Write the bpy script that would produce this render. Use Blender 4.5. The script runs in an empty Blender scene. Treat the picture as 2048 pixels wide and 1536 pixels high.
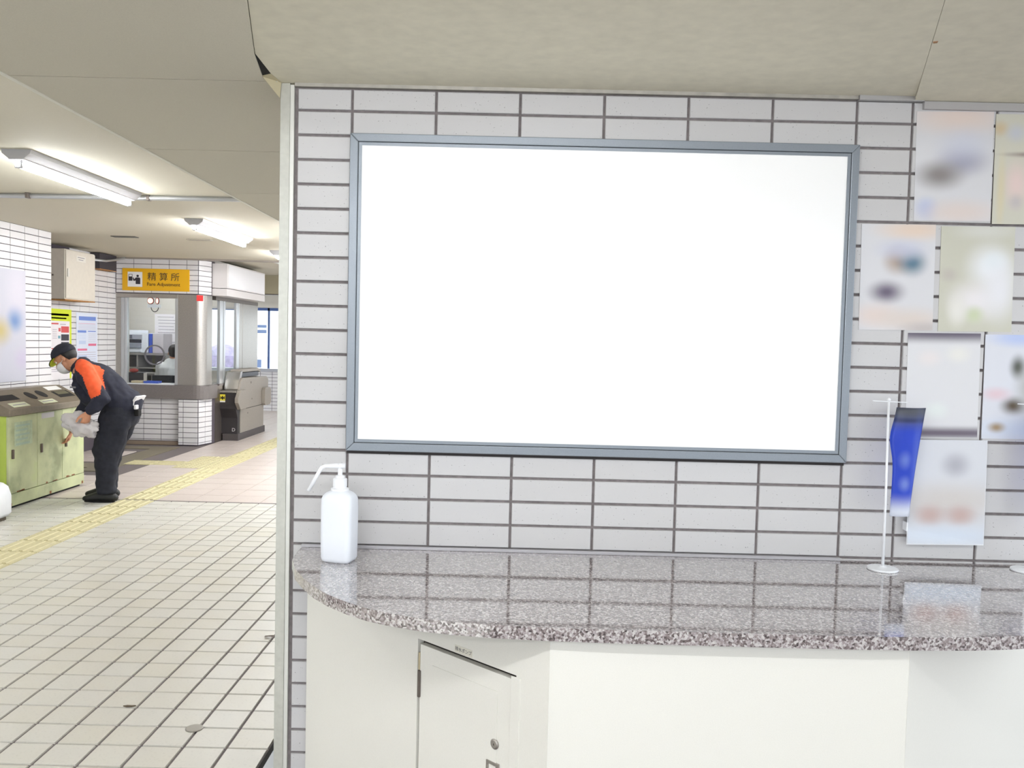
import bpy, bmesh, math, random
from mathutils import Vector, Matrix, noise
random.seed(7)
S = bpy.context.scene
COL = S.collection
R_ = math.radians
# ------------------------------------------------------------------ camera, world, exposure
cam_d = bpy.data.cameras.new('camera'); cam = bpy.data.objects.new('camera', cam_d); COL.objects.link(cam)
F_PX = 1707.866
cam_d.sensor_fit = 'HORIZONTAL'; cam_d.sensor_width = 36.0; cam_d.lens = F_PX / 2048 * 36.0
cam_d.clip_start = 0.05; cam_d.clip_end = 200
CAM = Vector((0.48941, -2.48732, 1.54338))
RX = Vector((0.99968514, 0.00578316, 0.02441688)); RF = Vector((-0.00455426, 0.99873437, -0.05008903)); RU = Vector((-0.02467565, 0.04996206, 0.99844625))
cam.matrix_world = Matrix(((RX.x, RU.x, -RF.x, CAM.x), (RX.y, RU.y, -RF.y, CAM.y), (RX.z, RU.z, -RF.z, CAM.z), (0, 0, 0, 1)))
S.camera = cam
S.view_settings.view_transform = 'Standard'; S.view_settings.look = 'None'
S.view_settings.gamma = 1.0; S.view_settings.use_curve_mapping = False
S.view_settings.exposure = 0.63
W = bpy.data.worlds.new('world'); S.world = W; W.use_nodes = True
bg = W.node_tree.nodes['Background']; bg.inputs[0].default_value = (0.88, 0.94, 1.0, 1); bg.inputs[1].default_value = 1.75
TUBE_E = 50.0                                   # fluorescent tube emission

def seen(x, y, z):                              # where a point falls in the 2048x1536 frame (only used to rank floor tiles by size)
    d = Vector((x, y, z)) - CAM; t = d.dot(RF)
    if t < 0.1: return None
    return 1024 + F_PX * d.dot(RX) / t, 768 - F_PX * d.dot(RU) / t
# ------------------------------------------------------------------ materials
def lin(c):
    return tuple(((v / 255) / 12.92 if v / 255 <= 0.04045 else ((v / 255 + 0.055) / 1.055) ** 2.4) for v in c)
MATS = {}
def mat(name, rgb, rough=0.5, metal=0.0, noise_amt=0.0, noise_scale=40, bump=0.0, bump_scale=80, emit=0, spec=0.5, alpha=1, coat=0):
    if name in MATS: return MATS[name]
    m = bpy.data.materials.new(name); m.use_nodes = True; MATS[name] = m
    nt = m.node_tree; b = nt.nodes['Principled BSDF']
    c = lin(rgb)
    b.inputs['Base Color'].default_value = (*c, 1); b.inputs['Roughness'].default_value = rough; b.inputs['Metallic'].default_value = metal
    b.inputs['Specular IOR Level'].default_value = spec; b.inputs['Coat Weight'].default_value = coat
    if alpha < 1: b.inputs['Alpha'].default_value = alpha
    if emit:
        b.inputs['Emission Color'].default_value = (*c, 1); b.inputs['Emission Strength'].default_value = emit
    if noise_amt or bump:
        g = nt.nodes.new('ShaderNodeNewGeometry')
    if noise_amt:
        n = nt.nodes.new('ShaderNodeTexNoise'); n.inputs['Scale'].default_value = noise_scale; n.inputs['Detail'].default_value = 4
        nt.links.new(g.outputs['Position'], n.inputs['Vector'])
        mr = nt.nodes.new('ShaderNodeMapRange'); mr.inputs[1].default_value = 0.3; mr.inputs[2].default_value = 0.7
        mr.inputs[3].default_value = 1 - noise_amt; mr.inputs[4].default_value = 1 + noise_amt
        nt.links.new(n.outputs['Fac'], mr.inputs[0])
        mx = nt.nodes.new('ShaderNodeMix'); mx.data_type = 'RGBA'; mx.blend_type = 'MULTIPLY'; mx.inputs[0].default_value = 1
        mx.inputs[6].default_value = (*c, 1); nt.links.new(mr.outputs[0], mx.inputs[7]); nt.links.new(mx.outputs[2], b.inputs['Base Color'])
    if bump:
        n2 = nt.nodes.new('ShaderNodeTexNoise'); n2.inputs['Scale'].default_value = bump_scale; n2.inputs['Detail'].default_value = 3
        nt.links.new(g.outputs['Position'], n2.inputs['Vector'])
        bp = nt.nodes.new('ShaderNodeBump'); bp.inputs['Strength'].default_value = bump; bp.inputs['Distance'].default_value = 0.01
        nt.links.new(n2.outputs['Fac'], bp.inputs['Height']); nt.links.new(bp.outputs['Normal'], b.inputs['Normal'])
    return m
def tile_mat(name, rgb, rough, speck=0.6, speck_scale=160, var=0.05, tint=None, coat=0, thr=0.70, mottle=6, spec=0.5):
    m = mat(name, rgb, rough, coat=coat, spec=spec); nt = m.node_tree; b = nt.nodes['Principled BSDF']; L = nt.links.new
    g = nt.nodes.new('ShaderNodeNewGeometry'); oi = nt.nodes.new('ShaderNodeObjectInfo')
    c = lin(rgb); t = lin(tint) if tint else tuple(v * 0.9 for v in c)
    r = nt.nodes.new('ShaderNodeMix'); r.data_type = 'RGBA'; r.inputs[6].default_value = (*c, 1); r.inputs[7].default_value = (*t, 1)
    n0 = nt.nodes.new('ShaderNodeTexNoise'); n0.inputs['Scale'].default_value = mottle; n0.inputs['Detail'].default_value = 3
    L(g.outputs['Position'], n0.inputs['Vector'])
    ad = nt.nodes.new('ShaderNodeMath'); ad.operation = 'MULTIPLY'; L(oi.outputs['Random'], ad.inputs[0]); L(n0.outputs['Fac'], ad.inputs[1])
    L(ad.outputs[0], r.inputs[0])
    n = nt.nodes.new('ShaderNodeTexNoise'); n.inputs['Scale'].default_value = speck_scale; n.inputs['Detail'].default_value = 1
    L(g.outputs['Position'], n.inputs['Vector'])
    mr = nt.nodes.new('ShaderNodeMapRange'); mr.inputs[1].default_value = thr; mr.inputs[2].default_value = thr + 0.06; mr.inputs[3].default_value = 1; mr.inputs[4].default_value = 1 - speck
    L(n.outputs['Fac'], mr.inputs[0])
    mx = nt.nodes.new('ShaderNodeMix'); mx.data_type = 'RGBA'; mx.blend_type = 'MULTIPLY'; mx.inputs[0].default_value = 1
    L(r.outputs[2], mx.inputs[6]); L(mr.outputs[0], mx.inputs[7]); L(mx.outputs[2], b.inputs['Base Color'])
    return m
def glass_mat(name, rgb=(250, 252, 252), rough=0.0, mixf=0.12):
    if name in MATS: return MATS[name]
    m = bpy.data.materials.new(name); m.use_nodes = True; MATS[name] = m; nt = m.node_tree
    for n in list(nt.nodes): nt.nodes.remove(n)
    o = nt.nodes.new('ShaderNodeOutputMaterial'); t = nt.nodes.new('ShaderNodeBsdfTransparent'); t.inputs[0].default_value = (*lin(rgb), 1)
    gl = nt.nodes.new('ShaderNodeBsdfGlossy'); gl.inputs['Roughness'].default_value = rough
    fr = nt.nodes.new('ShaderNodeFresnel'); fr.inputs[0].default_value = 1.5
    ge = nt.nodes.new('ShaderNodeNewGeometry'); iv = nt.nodes.new('ShaderNodeMath'); iv.operation = 'SUBTRACT'; iv.inputs[0].default_value = 1.0; nt.links.new(ge.outputs['Backfacing'], iv.inputs[1])
    mu = nt.nodes.new('ShaderNodeMath'); mu.operation = 'MULTIPLY'; nt.links.new(iv.outputs[0], mu.inputs[0]); nt.links.new(fr.outputs[0], mu.inputs[1])
    mx = nt.nodes.new('ShaderNodeMixShader'); nt.links.new(mu.outputs[0], mx.inputs[0]); nt.links.new(t.outputs[0], mx.inputs[1]); nt.links.new(gl.outputs[0], mx.inputs[2])
    nt.links.new(mx.outputs[0], o.inputs[0]); return m
def print_mat(name, base, blobs, w, h, soft=True):
    """flat print: soft colour patches laid out on a w x h sheet (local x, z from the sheet's centre)"""
    m = mat(name, base, 0.45); nt = m.node_tree; b = nt.nodes['Principled BSDF']; L = nt.links.new
    tc = nt.nodes.new('ShaderNodeTexCoord'); prev = None
    for (u, v, ru, rv, rgb, k) in blobs:
        mp = nt.nodes.new('ShaderNodeMapping'); mp.vector_type = 'TEXTURE'
        mp.inputs['Location'].default_value = ((u - 0.5) * w, 0, (v - 0.5) * h); mp.inputs['Scale'].default_value = (ru * w, 1000, rv * h)
        L(tc.outputs['Object'], mp.inputs['Vector'])
        ln = nt.nodes.new('ShaderNodeVectorMath'); ln.operation = 'LENGTH'; L(mp.outputs[0], ln.inputs[0])
        mr = nt.nodes.new('ShaderNodeMapRange'); mr.interpolation_type = 'SMOOTHSTEP'; mr.inputs[1].default_value = 0.05; mr.inputs[2].default_value = 1.25
        mr.inputs[3].default_value = k; mr.inputs[4].default_value = 0; L(ln.outputs['Value'], mr.inputs[0])
        mx = nt.nodes.new('ShaderNodeMix'); mx.data_type = 'RGBA'; mx.inputs[6].default_value = (*lin(base), 1); mx.inputs[7].default_value = (*lin(rgb), 1)
        L(mr.outputs[0], mx.inputs[0])
        if prev: L(prev.outputs[2], mx.inputs[6])
        prev = mx
    if prev: L(prev.outputs[2], b.inputs['Base Color'])
    return m

M_TILE = tile_mat('wall_tile', (199, 198, 199), 0.35, speck=0.55, speck_scale=190, tint=(193, 191, 191), thr=0.715)
M_TILE2 = tile_mat('wall_tile_far', (221, 219, 221), 0.3, speck=0.3, speck_scale=120, tint=(213, 211, 212), thr=0.72)
M_GROUT = mat('grout', (128, 121, 121), 0.9, noise_amt=0.18, noise_scale=60)
M_GROUT2 = mat('grout_far', (84, 76, 84), 0.9)
M_FLOOR = tile_mat('floor_tile', (209, 207, 199), 0.34, speck=0.06, speck_scale=90, tint=(205, 200, 184), thr=0.6, spec=0.5)
M_FLOOR2 = tile_mat('floor_tile_pink', (206, 195, 188), 0.36, speck=0.10, speck_scale=60, tint=(196, 184, 178), thr=0.6)
M_FGROUT = mat('floor_grout', (112, 104, 104), 0.9)
M_CEIL = mat('ceiling_paint', (219, 214, 194), 0.8, noise_amt=0.05, noise_scale=25, bump=0.05, bump_scale=420)
M_CEIL2 = mat('ceiling_board', (203, 198, 181), 0.8, noise_amt=0.04, noise_scale=300)
M_STEEL = mat('brushed_steel', (172, 167, 161), 0.38, metal=0.85, noise_amt=0.10, noise_scale=90)
M_STEELD = mat('dark_steel', (120, 112, 106), 0.42, metal=0.75, noise_amt=0.10, noise_scale=60)
M_ALU = mat('aluminium', (188, 190, 192), 0.3, metal=0.6)
M_ANGLE = mat('corner_angle', (196, 196, 188), 0.35, metal=0.35, noise_amt=0.05, noise_scale=70)
M_FRAME = mat('grey_frame_metal', (136, 143, 151), 0.38, metal=0.35, noise_amt=0.04, noise_scale=300)
M_BLACK = mat('black_void', (14, 13, 13), 0.9)
M_DARK = mat('dark_plastic', (38, 36, 38), 0.5)
M_WHITE = mat('white_sheet', (250, 250, 250), 0.4)
M_CREAM = mat('cream_laminate', (229, 227, 219), 0.42, noise_amt=0.02, noise_scale=400)
M_TRIM = mat('trim_metal', (172, 168, 160), 0.45, metal=0.4, noise_amt=0.12, noise_scale=30)
M_YEL = mat('tactile_yellow', (200, 192, 152), 0.6, noise_amt=0.10, noise_scale=50)
M_PLAST = mat('white_plastic', (238, 240, 244), 0.35, noise_amt=0.015, noise_scale=30)
M_GLASS = glass_mat('window_glass')

# ------------------------------------------------------------------ mesh helpers
def box(bm, x0, x1, y0, y1, z0, z1):
    v = [bm.verts.new(p) for p in ((x0, y0, z0), (x1, y0, z0), (x1, y1, z0), (x0, y1, z0), (x0, y0, z1), (x1, y0, z1), (x1, y1, z1), (x0, y1, z1))]
    for f in ((0, 3, 2, 1), (4, 5, 6, 7), (0, 1, 5, 4), (1, 2, 6, 5), (2, 3, 7, 6), (3, 0, 4, 7)): bm.faces.new([v[i] for i in f])
    return v
def prism(bm, pts, z0, z1):
    a = [bm.verts.new((p[0], p[1], z0)) for p in pts]; b = [bm.verts.new((p[0], p[1], z1)) for p in pts]
    n = len(pts); bm.faces.new(a[::-1]); bm.faces.new(b)
    for i in range(n): bm.faces.new((a[i], a[(i + 1) % n], b[(i + 1) % n], b[i]))
def xprism(bm, prof, x0, x1):                    # profile of (y, z) swept along x
    a = [bm.verts.new((x0, p[0], p[1])) for p in prof]; b = [bm.verts.new((x1, p[0], p[1])) for p in prof]
    n = len(prof); bm.faces.new(a); bm.faces.new(b[::-1])
    for i in range(n): bm.faces.new((a[i], b[i], b[(i + 1) % n], a[(i + 1) % n]))
def yprism(bm, prof, y0, y1):                    # profile of (x, z) swept along y
    a = [bm.verts.new((p[0], y0, p[1])) for p in prof]; b = [bm.verts.new((p[0], y1, p[1])) for p in prof]
    n = len(prof); bm.faces.new(a); bm.faces.new(b[::-1])
    for i in range(n): bm.faces.new((a[i], b[i], b[(i + 1) % n], a[(i + 1) % n]))
def ring(bm, c, ax, bx, ra, rb, n):
    return [bm.verts.new(c + ax * (ra * math.cos(2 * math.pi * i / n)) + bx * (rb * math.sin(2 * math.pi * i / n))) for i in range(n)]
def tube(bm, pts, rad, n=12, side=Vector((0, 1, 0)), cap=True, rnd=False):
    """tube through pts; rad = number or (across, along-side) pairs per point; rnd adds rounded ends"""
    pts = [Vector(p) for p in pts]; rad = [r if isinstance(r, (tuple, list)) else (r, r) for r in rad]
    if rnd:
        t0 = (pts[0] - pts[1]).normalized(); t1 = (pts[-1] - pts[-2]).normalized(); r0, r1 = rad[0], rad[-1]
        h0, h1 = min(r0), min(r1)
        pts = [pts[0] + t0 * h0 * 0.85, pts[0] + t0 * h0 * 0.55] + pts + [pts[-1] + t1 * h1 * 0.55, pts[-1] + t1 * h1 * 0.85]
        rad = [(r0[0] * .4, r0[1] * .4), (r0[0] * .8, r0[1] * .8)] + rad + [(r1[0] * .8, r1[1] * .8), (r1[0] * .4, r1[1] * .4)]
    rs = []
    for i, p in enumerate(pts):
        t = (pts[min(i + 1, len(pts) - 1)] - pts[max(i - 1, 0)]).normalized()
        b = side - t * side.dot(t)
        if b.length < 1e-3: b = Vector((1, 0, 0)) - t * t.x
        b.normalize(); a = b.cross(t)
        rs.append(ring(bm, p, a, b, rad[i][0], rad[i][1], n))
    for r0, r1 in zip(rs, rs[1:]):
        for i in range(n): bm.faces.new((r0[i], r0[(i + 1) % n], r1[(i + 1) % n], r1[i]))
    if cap: bm.faces.new(rs[0][::-1]); bm.faces.new(rs[-1])
def lathe(bm, prof, n=24, c=(0, 0, 0)):
    c = Vector(c); rs = [ring(bm, c + Vector((0, 0, z)), Vector((1, 0, 0)), Vector((0, 1, 0)), r, r, n) for r, z in prof]
    for r0, r1 in zip(rs, rs[1:]):
        for i in range(n): bm.faces.new((r0[i], r0[(i + 1) % n], r1[(i + 1) % n], r1[i]))
    bm.faces.new(rs[0][::-1]); bm.faces.new(rs[-1])
def ball(bm, c, r, M=None, u=16, v=10):
    mm = Matrix.Translation(c) @ (M or Matrix()) @ Matrix.Diagonal((*((r, r, r) if not isinstance(r, tuple) else r), 1))
    bmesh.ops.create_uvsphere(bm, u_segments=u, v_segments=v, radius=1, matrix=mm)
def finish(bm, name, m, parent=None, mtx=None, bevel=0, smooth=False, seg=2):
    if bevel: bmesh.ops.bevel(bm, geom=list(bm.edges), offset=bevel, segments=seg, affect='EDGES', profile=0.5, clamp_overlap=True)
    bmesh.ops.recalc_face_normals(bm, faces=bm.faces)
    me = bpy.data.meshes.new(name); bm.to_mesh(me); bm.free()
    return place(me, name, m, parent, mtx, smooth)
def place(me, name, m, parent=None, mtx=None, smooth=False):
    if smooth:
        for p in me.polygons: p.use_smooth = True
    for x in (m if isinstance(m, (list, tuple)) else [m]):
        if x: me.materials.append(x)
    o = bpy.data.objects.new(name, me); COL.objects.link(o)
    w = mtx or Matrix()
    if parent: o.parent = parent; o.matrix_basis = WORLD[parent.name].inverted() @ w
    else: o.matrix_basis = w
    WORLD[o.name] = w
    return o
WORLD = {}
def tag(o, label=None, cat=None, group=None, kind=None):
    for k, v in (('label', label), ('category', cat), ('group', group), ('kind', kind)):
        if v: o[k] = v
    return o
def empty(name, loc, label, cat, group=None, rz=0):
    o = bpy.data.objects.new(name, None); COL.objects.link(o); o.empty_display_size = 0.05
    w = Matrix.Translation(loc) @ Matrix.Rotation(rz, 4, 'Z'); o.matrix_basis = w; WORLD[o.name] = w
    return tag(o, label, cat, group)
def B(name, m, parent, x0, x1, y0, y1, z0, z1, bevel=0, mtx=None):
    bm = bmesh.new(); box(bm, x0, x1, y0, y1, z0, z1)
    # the object's origin sits at the box centre so object coordinates are local to it
    c = Vector(((x0 + x1) / 2, (y0 + y1) / 2, (z0 + z1) / 2)); bmesh.ops.translate(bm, verts=bm.verts, vec=-c)
    return finish(bm, name, m, parent, (mtx or Matrix()) @ Matrix.Translation(c), bevel)
def Tb(name, m, parent, pts, r, n=10, smooth=True, mtx=None):
    bm = bmesh.new(); tube(bm, pts, [r] * len(pts) if not isinstance(r, list) else r, n)
    return finish(bm, name, m, parent, mtx, smooth=smooth)
def struct(o): o['kind'] = 'structure'; return o
def copy_tree(o, parent=None, shift=Vector((0, 0, 0))):
    c = o.copy(); COL.objects.link(c)
    if parent: c.parent = parent
    else: c.matrix_basis = Matrix.Translation(shift) @ o.matrix_basis
    WORLD[c.name] = Matrix.Translation(shift) @ WORLD[o.name]
    for ch in o.children: copy_tree(ch, c, shift)
    return c
def bake(bm, voxel, smooth_it=4, wrinkle=None):
    """fuse overlapping closed shapes into one continuous surface"""
    bmesh.ops.recalc_face_normals(bm, faces=bm.faces)
    me = bpy.data.meshes.new('tmp'); bm.to_mesh(me); bm.free()
    o = bpy.data.objects.new('tmp', me); COL.objects.link(o)
    md = o.modifiers.new('r', 'REMESH'); md.mode = 'VOXEL'; md.voxel_size = voxel
    if smooth_it:
        s = o.modifiers.new('s', 'SMOOTH'); s.iterations = smooth_it; s.factor = 0.5
    dg = bpy.context.evaluated_depsgraph_get(); dg.update()
    out = bpy.data.meshes.new_from_object(o.evaluated_get(dg))
    bpy.data.objects.remove(o); bpy.data.meshes.remove(me)
    if wrinkle:
        amp, sc = wrinkle
        nn = [v.normal.copy() for v in out.vertices]
        for v, n in zip(out.vertices, nn):
            p = Vector((v.co.x * sc[0], v.co.y * sc[1], v.co.z * sc[2]))
            v.co += n * (amp * noise.noise(p) + amp * 0.5 * noise.noise(p * 2.3))
    out.materials.clear()
    return out
def text_obj(name, body, size, m, parent, mtx, depth=0.0006, align='CENTER', scale=(1, 1)):
    cu = bpy.data.curves.new(name, 'FONT'); cu.body = body; cu.size = size; cu.align_x = align; cu.align_y = 'CENTER'; cu.extrude = depth; cu.resolution_u = 3
    o = bpy.data.objects.new('tmp', cu); COL.objects.link(o)
    dg = bpy.context.evaluated_depsgraph_get(); dg.update()
    me = bpy.data.meshes.new_from_object(o.evaluated_get(dg)); bpy.data.objects.remove(o); bpy.data.curves.remove(cu)
    me.transform(Matrix.Diagonal((scale[0], scale[1], 1, 1))); me.materials.clear()
    return place(me, name, m, parent, mtx)
FACE_FRONT = Matrix.Rotation(R_(90), 4, 'X')    # text standing up, read from -Y
# ------------------------------------------------------------------ tiles
TILE_MESH = {}
def tile_mesh(w, h, d, key, m, b=0.0018):
    k = (round(w, 4), round(h, 4), d, key)
    if k not in TILE_MESH:
        bm = bmesh.new()
        A = [bm.verts.new(p) for p in ((-w / 2, d, -h / 2), (w / 2, d, -h / 2), (w / 2, d, h / 2), (-w / 2, d, h / 2))]
        C = [bm.verts.new(p) for p in ((-w / 2, b, -h / 2), (w / 2, b, -h / 2), (w / 2, b, h / 2), (-w / 2, b, h / 2))]
        D = [bm.verts.new(p) for p in ((-w / 2 + b, 0, -h / 2 + b), (w / 2 - b, 0, -h / 2 + b), (w / 2 - b, 0, h / 2 - b), (-w / 2 + b, 0, h / 2 - b))]
        bm.faces.new(D)
        for i in range(4):
            j = (i + 1) % 4
            bm.faces.new((C[i], C[j], D[j], D[i])); bm.faces.new((A[i], A[j], C[j], C[i]))
        bmesh.ops.recalc_face_normals(bm, faces=bm.faces)
        me = bpy.data.meshes.new('tile'); bm.to_mesh(me); bm.free(); me.materials.append(m); TILE_MESH[k] = me
    return TILE_MESH[k]
def tiles(parent, m, key, mtx, us, zs, joint=0.0075, d=0.008, skip=None, jit=0.0006):
    """a grid of tiles; us / zs are the joint centre lines; local x along the wall, -y outwards"""
    for i in range(len(us) - 1):
        for j in range(len(zs) - 1):
            u0, u1, z0, z1 = us[i], us[i + 1], zs[j], zs[j + 1]
            if skip and skip(u0, u1, z0, z1): continue
            me = tile_mesh(u1 - u0 - joint, z1 - z0 - joint, d, key, m)
            o = bpy.data.objects.new('tile', me); COL.objects.link(o); o.parent = parent
            o.matrix_basis = WORLD[parent.name].inverted() @ mtx @ Matrix.Translation(((u0 + u1) / 2, -d + random.uniform(-jit, jit), (z0 + z1) / 2))
def steps(a, b, p, start):                      # joint lines from a to b with pitch p through start
    n0 = math.ceil((a - start) / p + 1e-6); out = [a]
    k = n0
    while start + k * p < b - 1e-6:
        if start + k * p - a > 0.012: out.append(start + k * p)
        k += 1
    if b - out[-1] < 0.012 and len(out) > 1: out.pop()
    out.append(b); return out

# ================================================================== FLOOR
fl = struct(B('floor', M_FGROUT, None, -7.5, 5.0, -6.0, 15.2, -0.10, -0.006))
PX, PY, X0, Y0 = 0.16, 0.16, -1.1995, 0.4659
Y_THR = 5.275
cells = []
for c in range(-40, 5):
    for r in range(-40, 31):
        x0, y0 = X0 + c * PX, Y0 + r * PY; x1, y1 = x0 + PX, y0 + PY
        if y1 > Y_THR + 0.05: continue
        if -3.13 < x0 < -2.82: continue          # the yellow tactile line runs here
        cells.append((x0, x1, y0, min(y1, Y_THR), 0))
BANDS = [(-4.34, -4.04, 6.85, 9.0), (-5.0, -4.34, 8.75, 9.0), (-5.0, -4.34, 7.1, 7.42)]
for c in range(-16, 26):
    for r in range(0, 31):
        x0, y0 = -3.12 + c * 0.32, Y_THR + 0.02 + r * 0.32; x1, y1 = x0 + 0.32, y0 + 0.32
        xm, ym = (x0 + x1) / 2, (y0 + y1) / 2
        if -3.13 < x0 < -2.9 and y0 < 11.6: continue
        if any(a < x1 - .01 and b > x0 + .01 and e < y1 - .01 and f > y0 + .01 for a, b, e, f in BANDS): continue
        if xm < -5.0 or (xm < -3.75 and 9.0 < ym < 11.5) or x1 > 4.9: continue
        cells.append((x0, x1, y0, y1, 1))
# right of the tactile line far tiles are visible; rank every tile by how large it shows
def shown(cell):
    x0, x1, y0, y1, k = cell
    q = [seen(x, y, 0) for x, y in ((x0, y0), (x1, y0), (x1, y1), (x0, y1))]
    if any(p is None for p in q): return 0
    cx = sum(p[0] for p in q) / 4; cy = sum(p[1] for p in q) / 4
    if cx < -30 or cx > 548 or cy > 1560: return 0
    return abs(sum(q[i][0] * q[(i + 1) % 4][1] - q[(i + 1) % 4][0] * q[i][1] for i in range(4))) / 2
cells.sort(key=shown, reverse=True)
FT = {}
def flat_tile(bm, x0, x1, y0, y1, z, j, b=0.0025, d=0.008):
    x0 += j / 2; x1 -= j / 2; y0 += j / 2; y1 -= j / 2
    C = [bm.verts.new(p) for p in ((x0, y0, z - d), (x1, y0, z - d), (x1, y1, z - d), (x0, y1, z - d))]
    D = [bm.verts.new(p) for p in ((x0 + b, y0 + b, z), (x1 - b, y0 + b, z), (x1 - b, y1 - b, z), (x0 + b, y1 - b, z))]
    bm.faces.new(D)
    for i in range(4): bm.faces.new((C[i], C[(i + 1) % 4], D[(i + 1) % 4], D[i]))
for x0, x1, y0, y1, k in cells[:298]:
    key = (round(x1 - x0, 3), round(y1 - y0, 3), k)
    if key not in FT:
        bm = bmesh.new(); w, h = (x1 - x0) / 2, (y1 - y0) / 2; flat_tile(bm, -w, w, -h, h, 0, (0.0085, 0.004)[k])
        bmesh.ops.recalc_face_normals(bm, faces=bm.faces)
        me = bpy.data.meshes.new('tile'); bm.to_mesh(me); bm.free(); me.materials.append((M_FLOOR, M_FLOOR2)[k]); FT[key] = me
    o = bpy.data.objects.new('tile', FT[key]); COL.objects.link(o); o.parent = fl
    o.matrix_basis = WORLD['floor'].inverted() @ Matrix.Translation(((x0 + x1) / 2, (y0 + y1) / 2, random.uniform(-0.0006, 0.0002)))
for k in (0, 1):
    bm = bmesh.new()
    for x0, x1, y0, y1, kk in cells[298:]:
        if kk == k: flat_tile(bm, x0, x1, y0, y1, 0, (0.0085, 0.004)[k])
    tag(finish(bm, ('small_floor_tiles', 'pink_floor_tiles')[k], (M_FLOOR, M_FLOOR2)[k], fl), kind='stuff')
M_BAND = mat('dark_stone_band', (116, 108, 88), 0.5, noise_amt=0.2, noise_scale=120)
for a, b, e, f in BANDS: B('stone_band', M_BAND, fl, a, b, e, f, -0.03, 0.0005)
B('threshold_strip', mat('threshold_metal', (150, 142, 140), 0.4, metal=0.5), fl, -5, -0.35, Y_THR - 0.006, Y_THR + 0.018, -0.03, 0.002)
# tactile line
tp = empty('tactile_paving', (-2.96, 3.5, 0), 'line of yellow tactile paving tiles running along the tiled floor', 'paving')
def bar_tile(bm):
    flat_tile(bm, -.16, .16, -.16, .16, 0.001, 0.006)
    for i in range(4):
        x = -0.112 + i * 0.0747
        xs = ((x - .017, .001), (x - .011, .006), (x + .011, .006), (x + .017, .001)); yprism(bm, xs, -.145, .145)
def dot_tile(bm):
    flat_tile(bm, -.16, .16, -.16, .16, 0.001, 0.006)
    for i in range(5):
        for j in range(5):
            c = Vector((-.12 + .06 * i, -.12 + .06 * j, 0)); r0 = ring(bm, c + Vector((0, 0, .001)), Vector((1, 0, 0)), Vector((0, 1, 0)), .016, .016, 6); r1 = ring(bm, c + Vector((0, 0, .006)), Vector((1, 0, 0)), Vector((0, 1, 0)), .010, .010, 6)
            bm.faces.new(r1)
            for q in range(6): bm.faces.new((r0[q], r0[(q + 1) % 6], r1[(q + 1) % 6], r1[q]))
TM = []
for fn in (bar_tile, dot_tile):
    bm = bmesh.new(); fn(bm); bmesh.ops.recalc_face_normals(bm, faces=bm.faces); me = bpy.data.meshes.new('tactile_tile'); bm.to_mesh(me); bm.free(); me.materials.append(M_YEL); TM.append(me)
spots = []
y = Y_THR - 0.008 - 0.32 * 14
while y < Y_THR - 0.1:
    spots.append((-2.9595, y + .16, 0, 0)); y += 0.32
y = Y_THR + .02
while y < 11.5:
    dots = 7.15 < y < 8.1
    spots.append((-2.96, y + .16, int(dots), 0))
    if dots: spots.append((-3.28, y + .16, 1, 0))
    y += 0.32
for x in (-3.6, -3.92): spots.append((x, 7.56, 0, 90))
for x, y, k, rz in spots:
    o = bpy.data.objects.new('tactile_tile', TM[k]); COL.objects.link(o); o.parent = tp
    o.matrix_basis = WORLD[tp.name].inverted() @ Matrix.Translation((x, y, 0.0015)) @ Matrix.Rotation(R_(rz), 4, 'Z')
# things lying on the floor
bm = bmesh.new(); lathe(bm, [(0.034, 0), (0.034, .002), (.030, .0035), (.004, .0038)], 20)
tag(finish(bm, 'floor_stud', mat('dull_metal', (150, 146, 138), .5, metal=.5), None, Matrix.Translation((-0.735, 0.775, 0))), 'round grey metal cover plate set on the cream floor tiles', 'plate')
bm = bmesh.new()
for i in range(5):
    a = [bm.verts.new((0.012 * i - .03 + random.uniform(-.004, .004), .012 * s + random.uniform(-.004, .004), .003 + .008 * random.random())) for s in (-1, 0, 1)]
    if i:
        for q in (0, 1): bm.faces.new((prev[q], prev[q + 1], a[q + 1], a[q]))
    prev = a
bmesh.ops.solidify(bm, geom=list(bm.faces), thickness=0.001)
tag(finish(bm, 'paper_scrap', mat('scrap_paper', (176, 164, 156), .8), None, Matrix.Translation((-0.735, 1.80, 0.001))), 'small crumpled scrap of paper on the floor next to the corner angle', 'scrap')
bm = bmesh.new(); prism(bm, [(-.026, -.003), (-.01, -.009), (.012, -.006), (.024, .004), (.004, .003), (-.012, .004)], 0.001, .005)
tag(finish(bm, 'dry_leaf', mat('dry_leaf', (92, 78, 60), .8), None, Matrix.Translation((-1.07, .955, 0))), 'tiny dark dry leaf lying in a joint of the floor tiles', 'leaf')

# ================================================================== FRONT WALL WITH THE BOARD
ZH = lambda h: 2.19194 - 0.07 * (h - 1)
PT = 0.2413
wf = struct(B('wall_front', M_GROUT, None, -0.166, 3.0, 0.0072, 0.14, 0, 2.40))
usF = [-0.159, 0] + [PT * k for k in range(1, 7)] + [1.607] + [1.607 + PT * k for k in range(1, 5)]
zsF = [ZH(h) for h in range(30, 0, -1)] + [2.256]
def skipF(u0, u1, z0, z1):
    if u0 > -0.01 and u1 < 1.46 and z0 > 1.19 and z1 < 2.14: return True     # wholly behind the board
    if z1 < 0.90 and u0 > 0.1: return True                                 # behind the counter cabinet
    return u0 > 2.3 and z1 > 0
tiles(wf, M_TILE, 'f', Matrix.Translation((0, 0.0072, 0)), usF, zsF)
pr = struct(B('wall_passage', M_TILE2, None, -0.166, 0.05, 0.1402, 4.9, 0, 2.40))
B('plinth', mat('plinth_grey', (176, 182, 188), .5), pr, -0.352, -0.168, 0.02, 4.9, -0.004, 0.05)
bm = bmesh.new()
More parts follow.
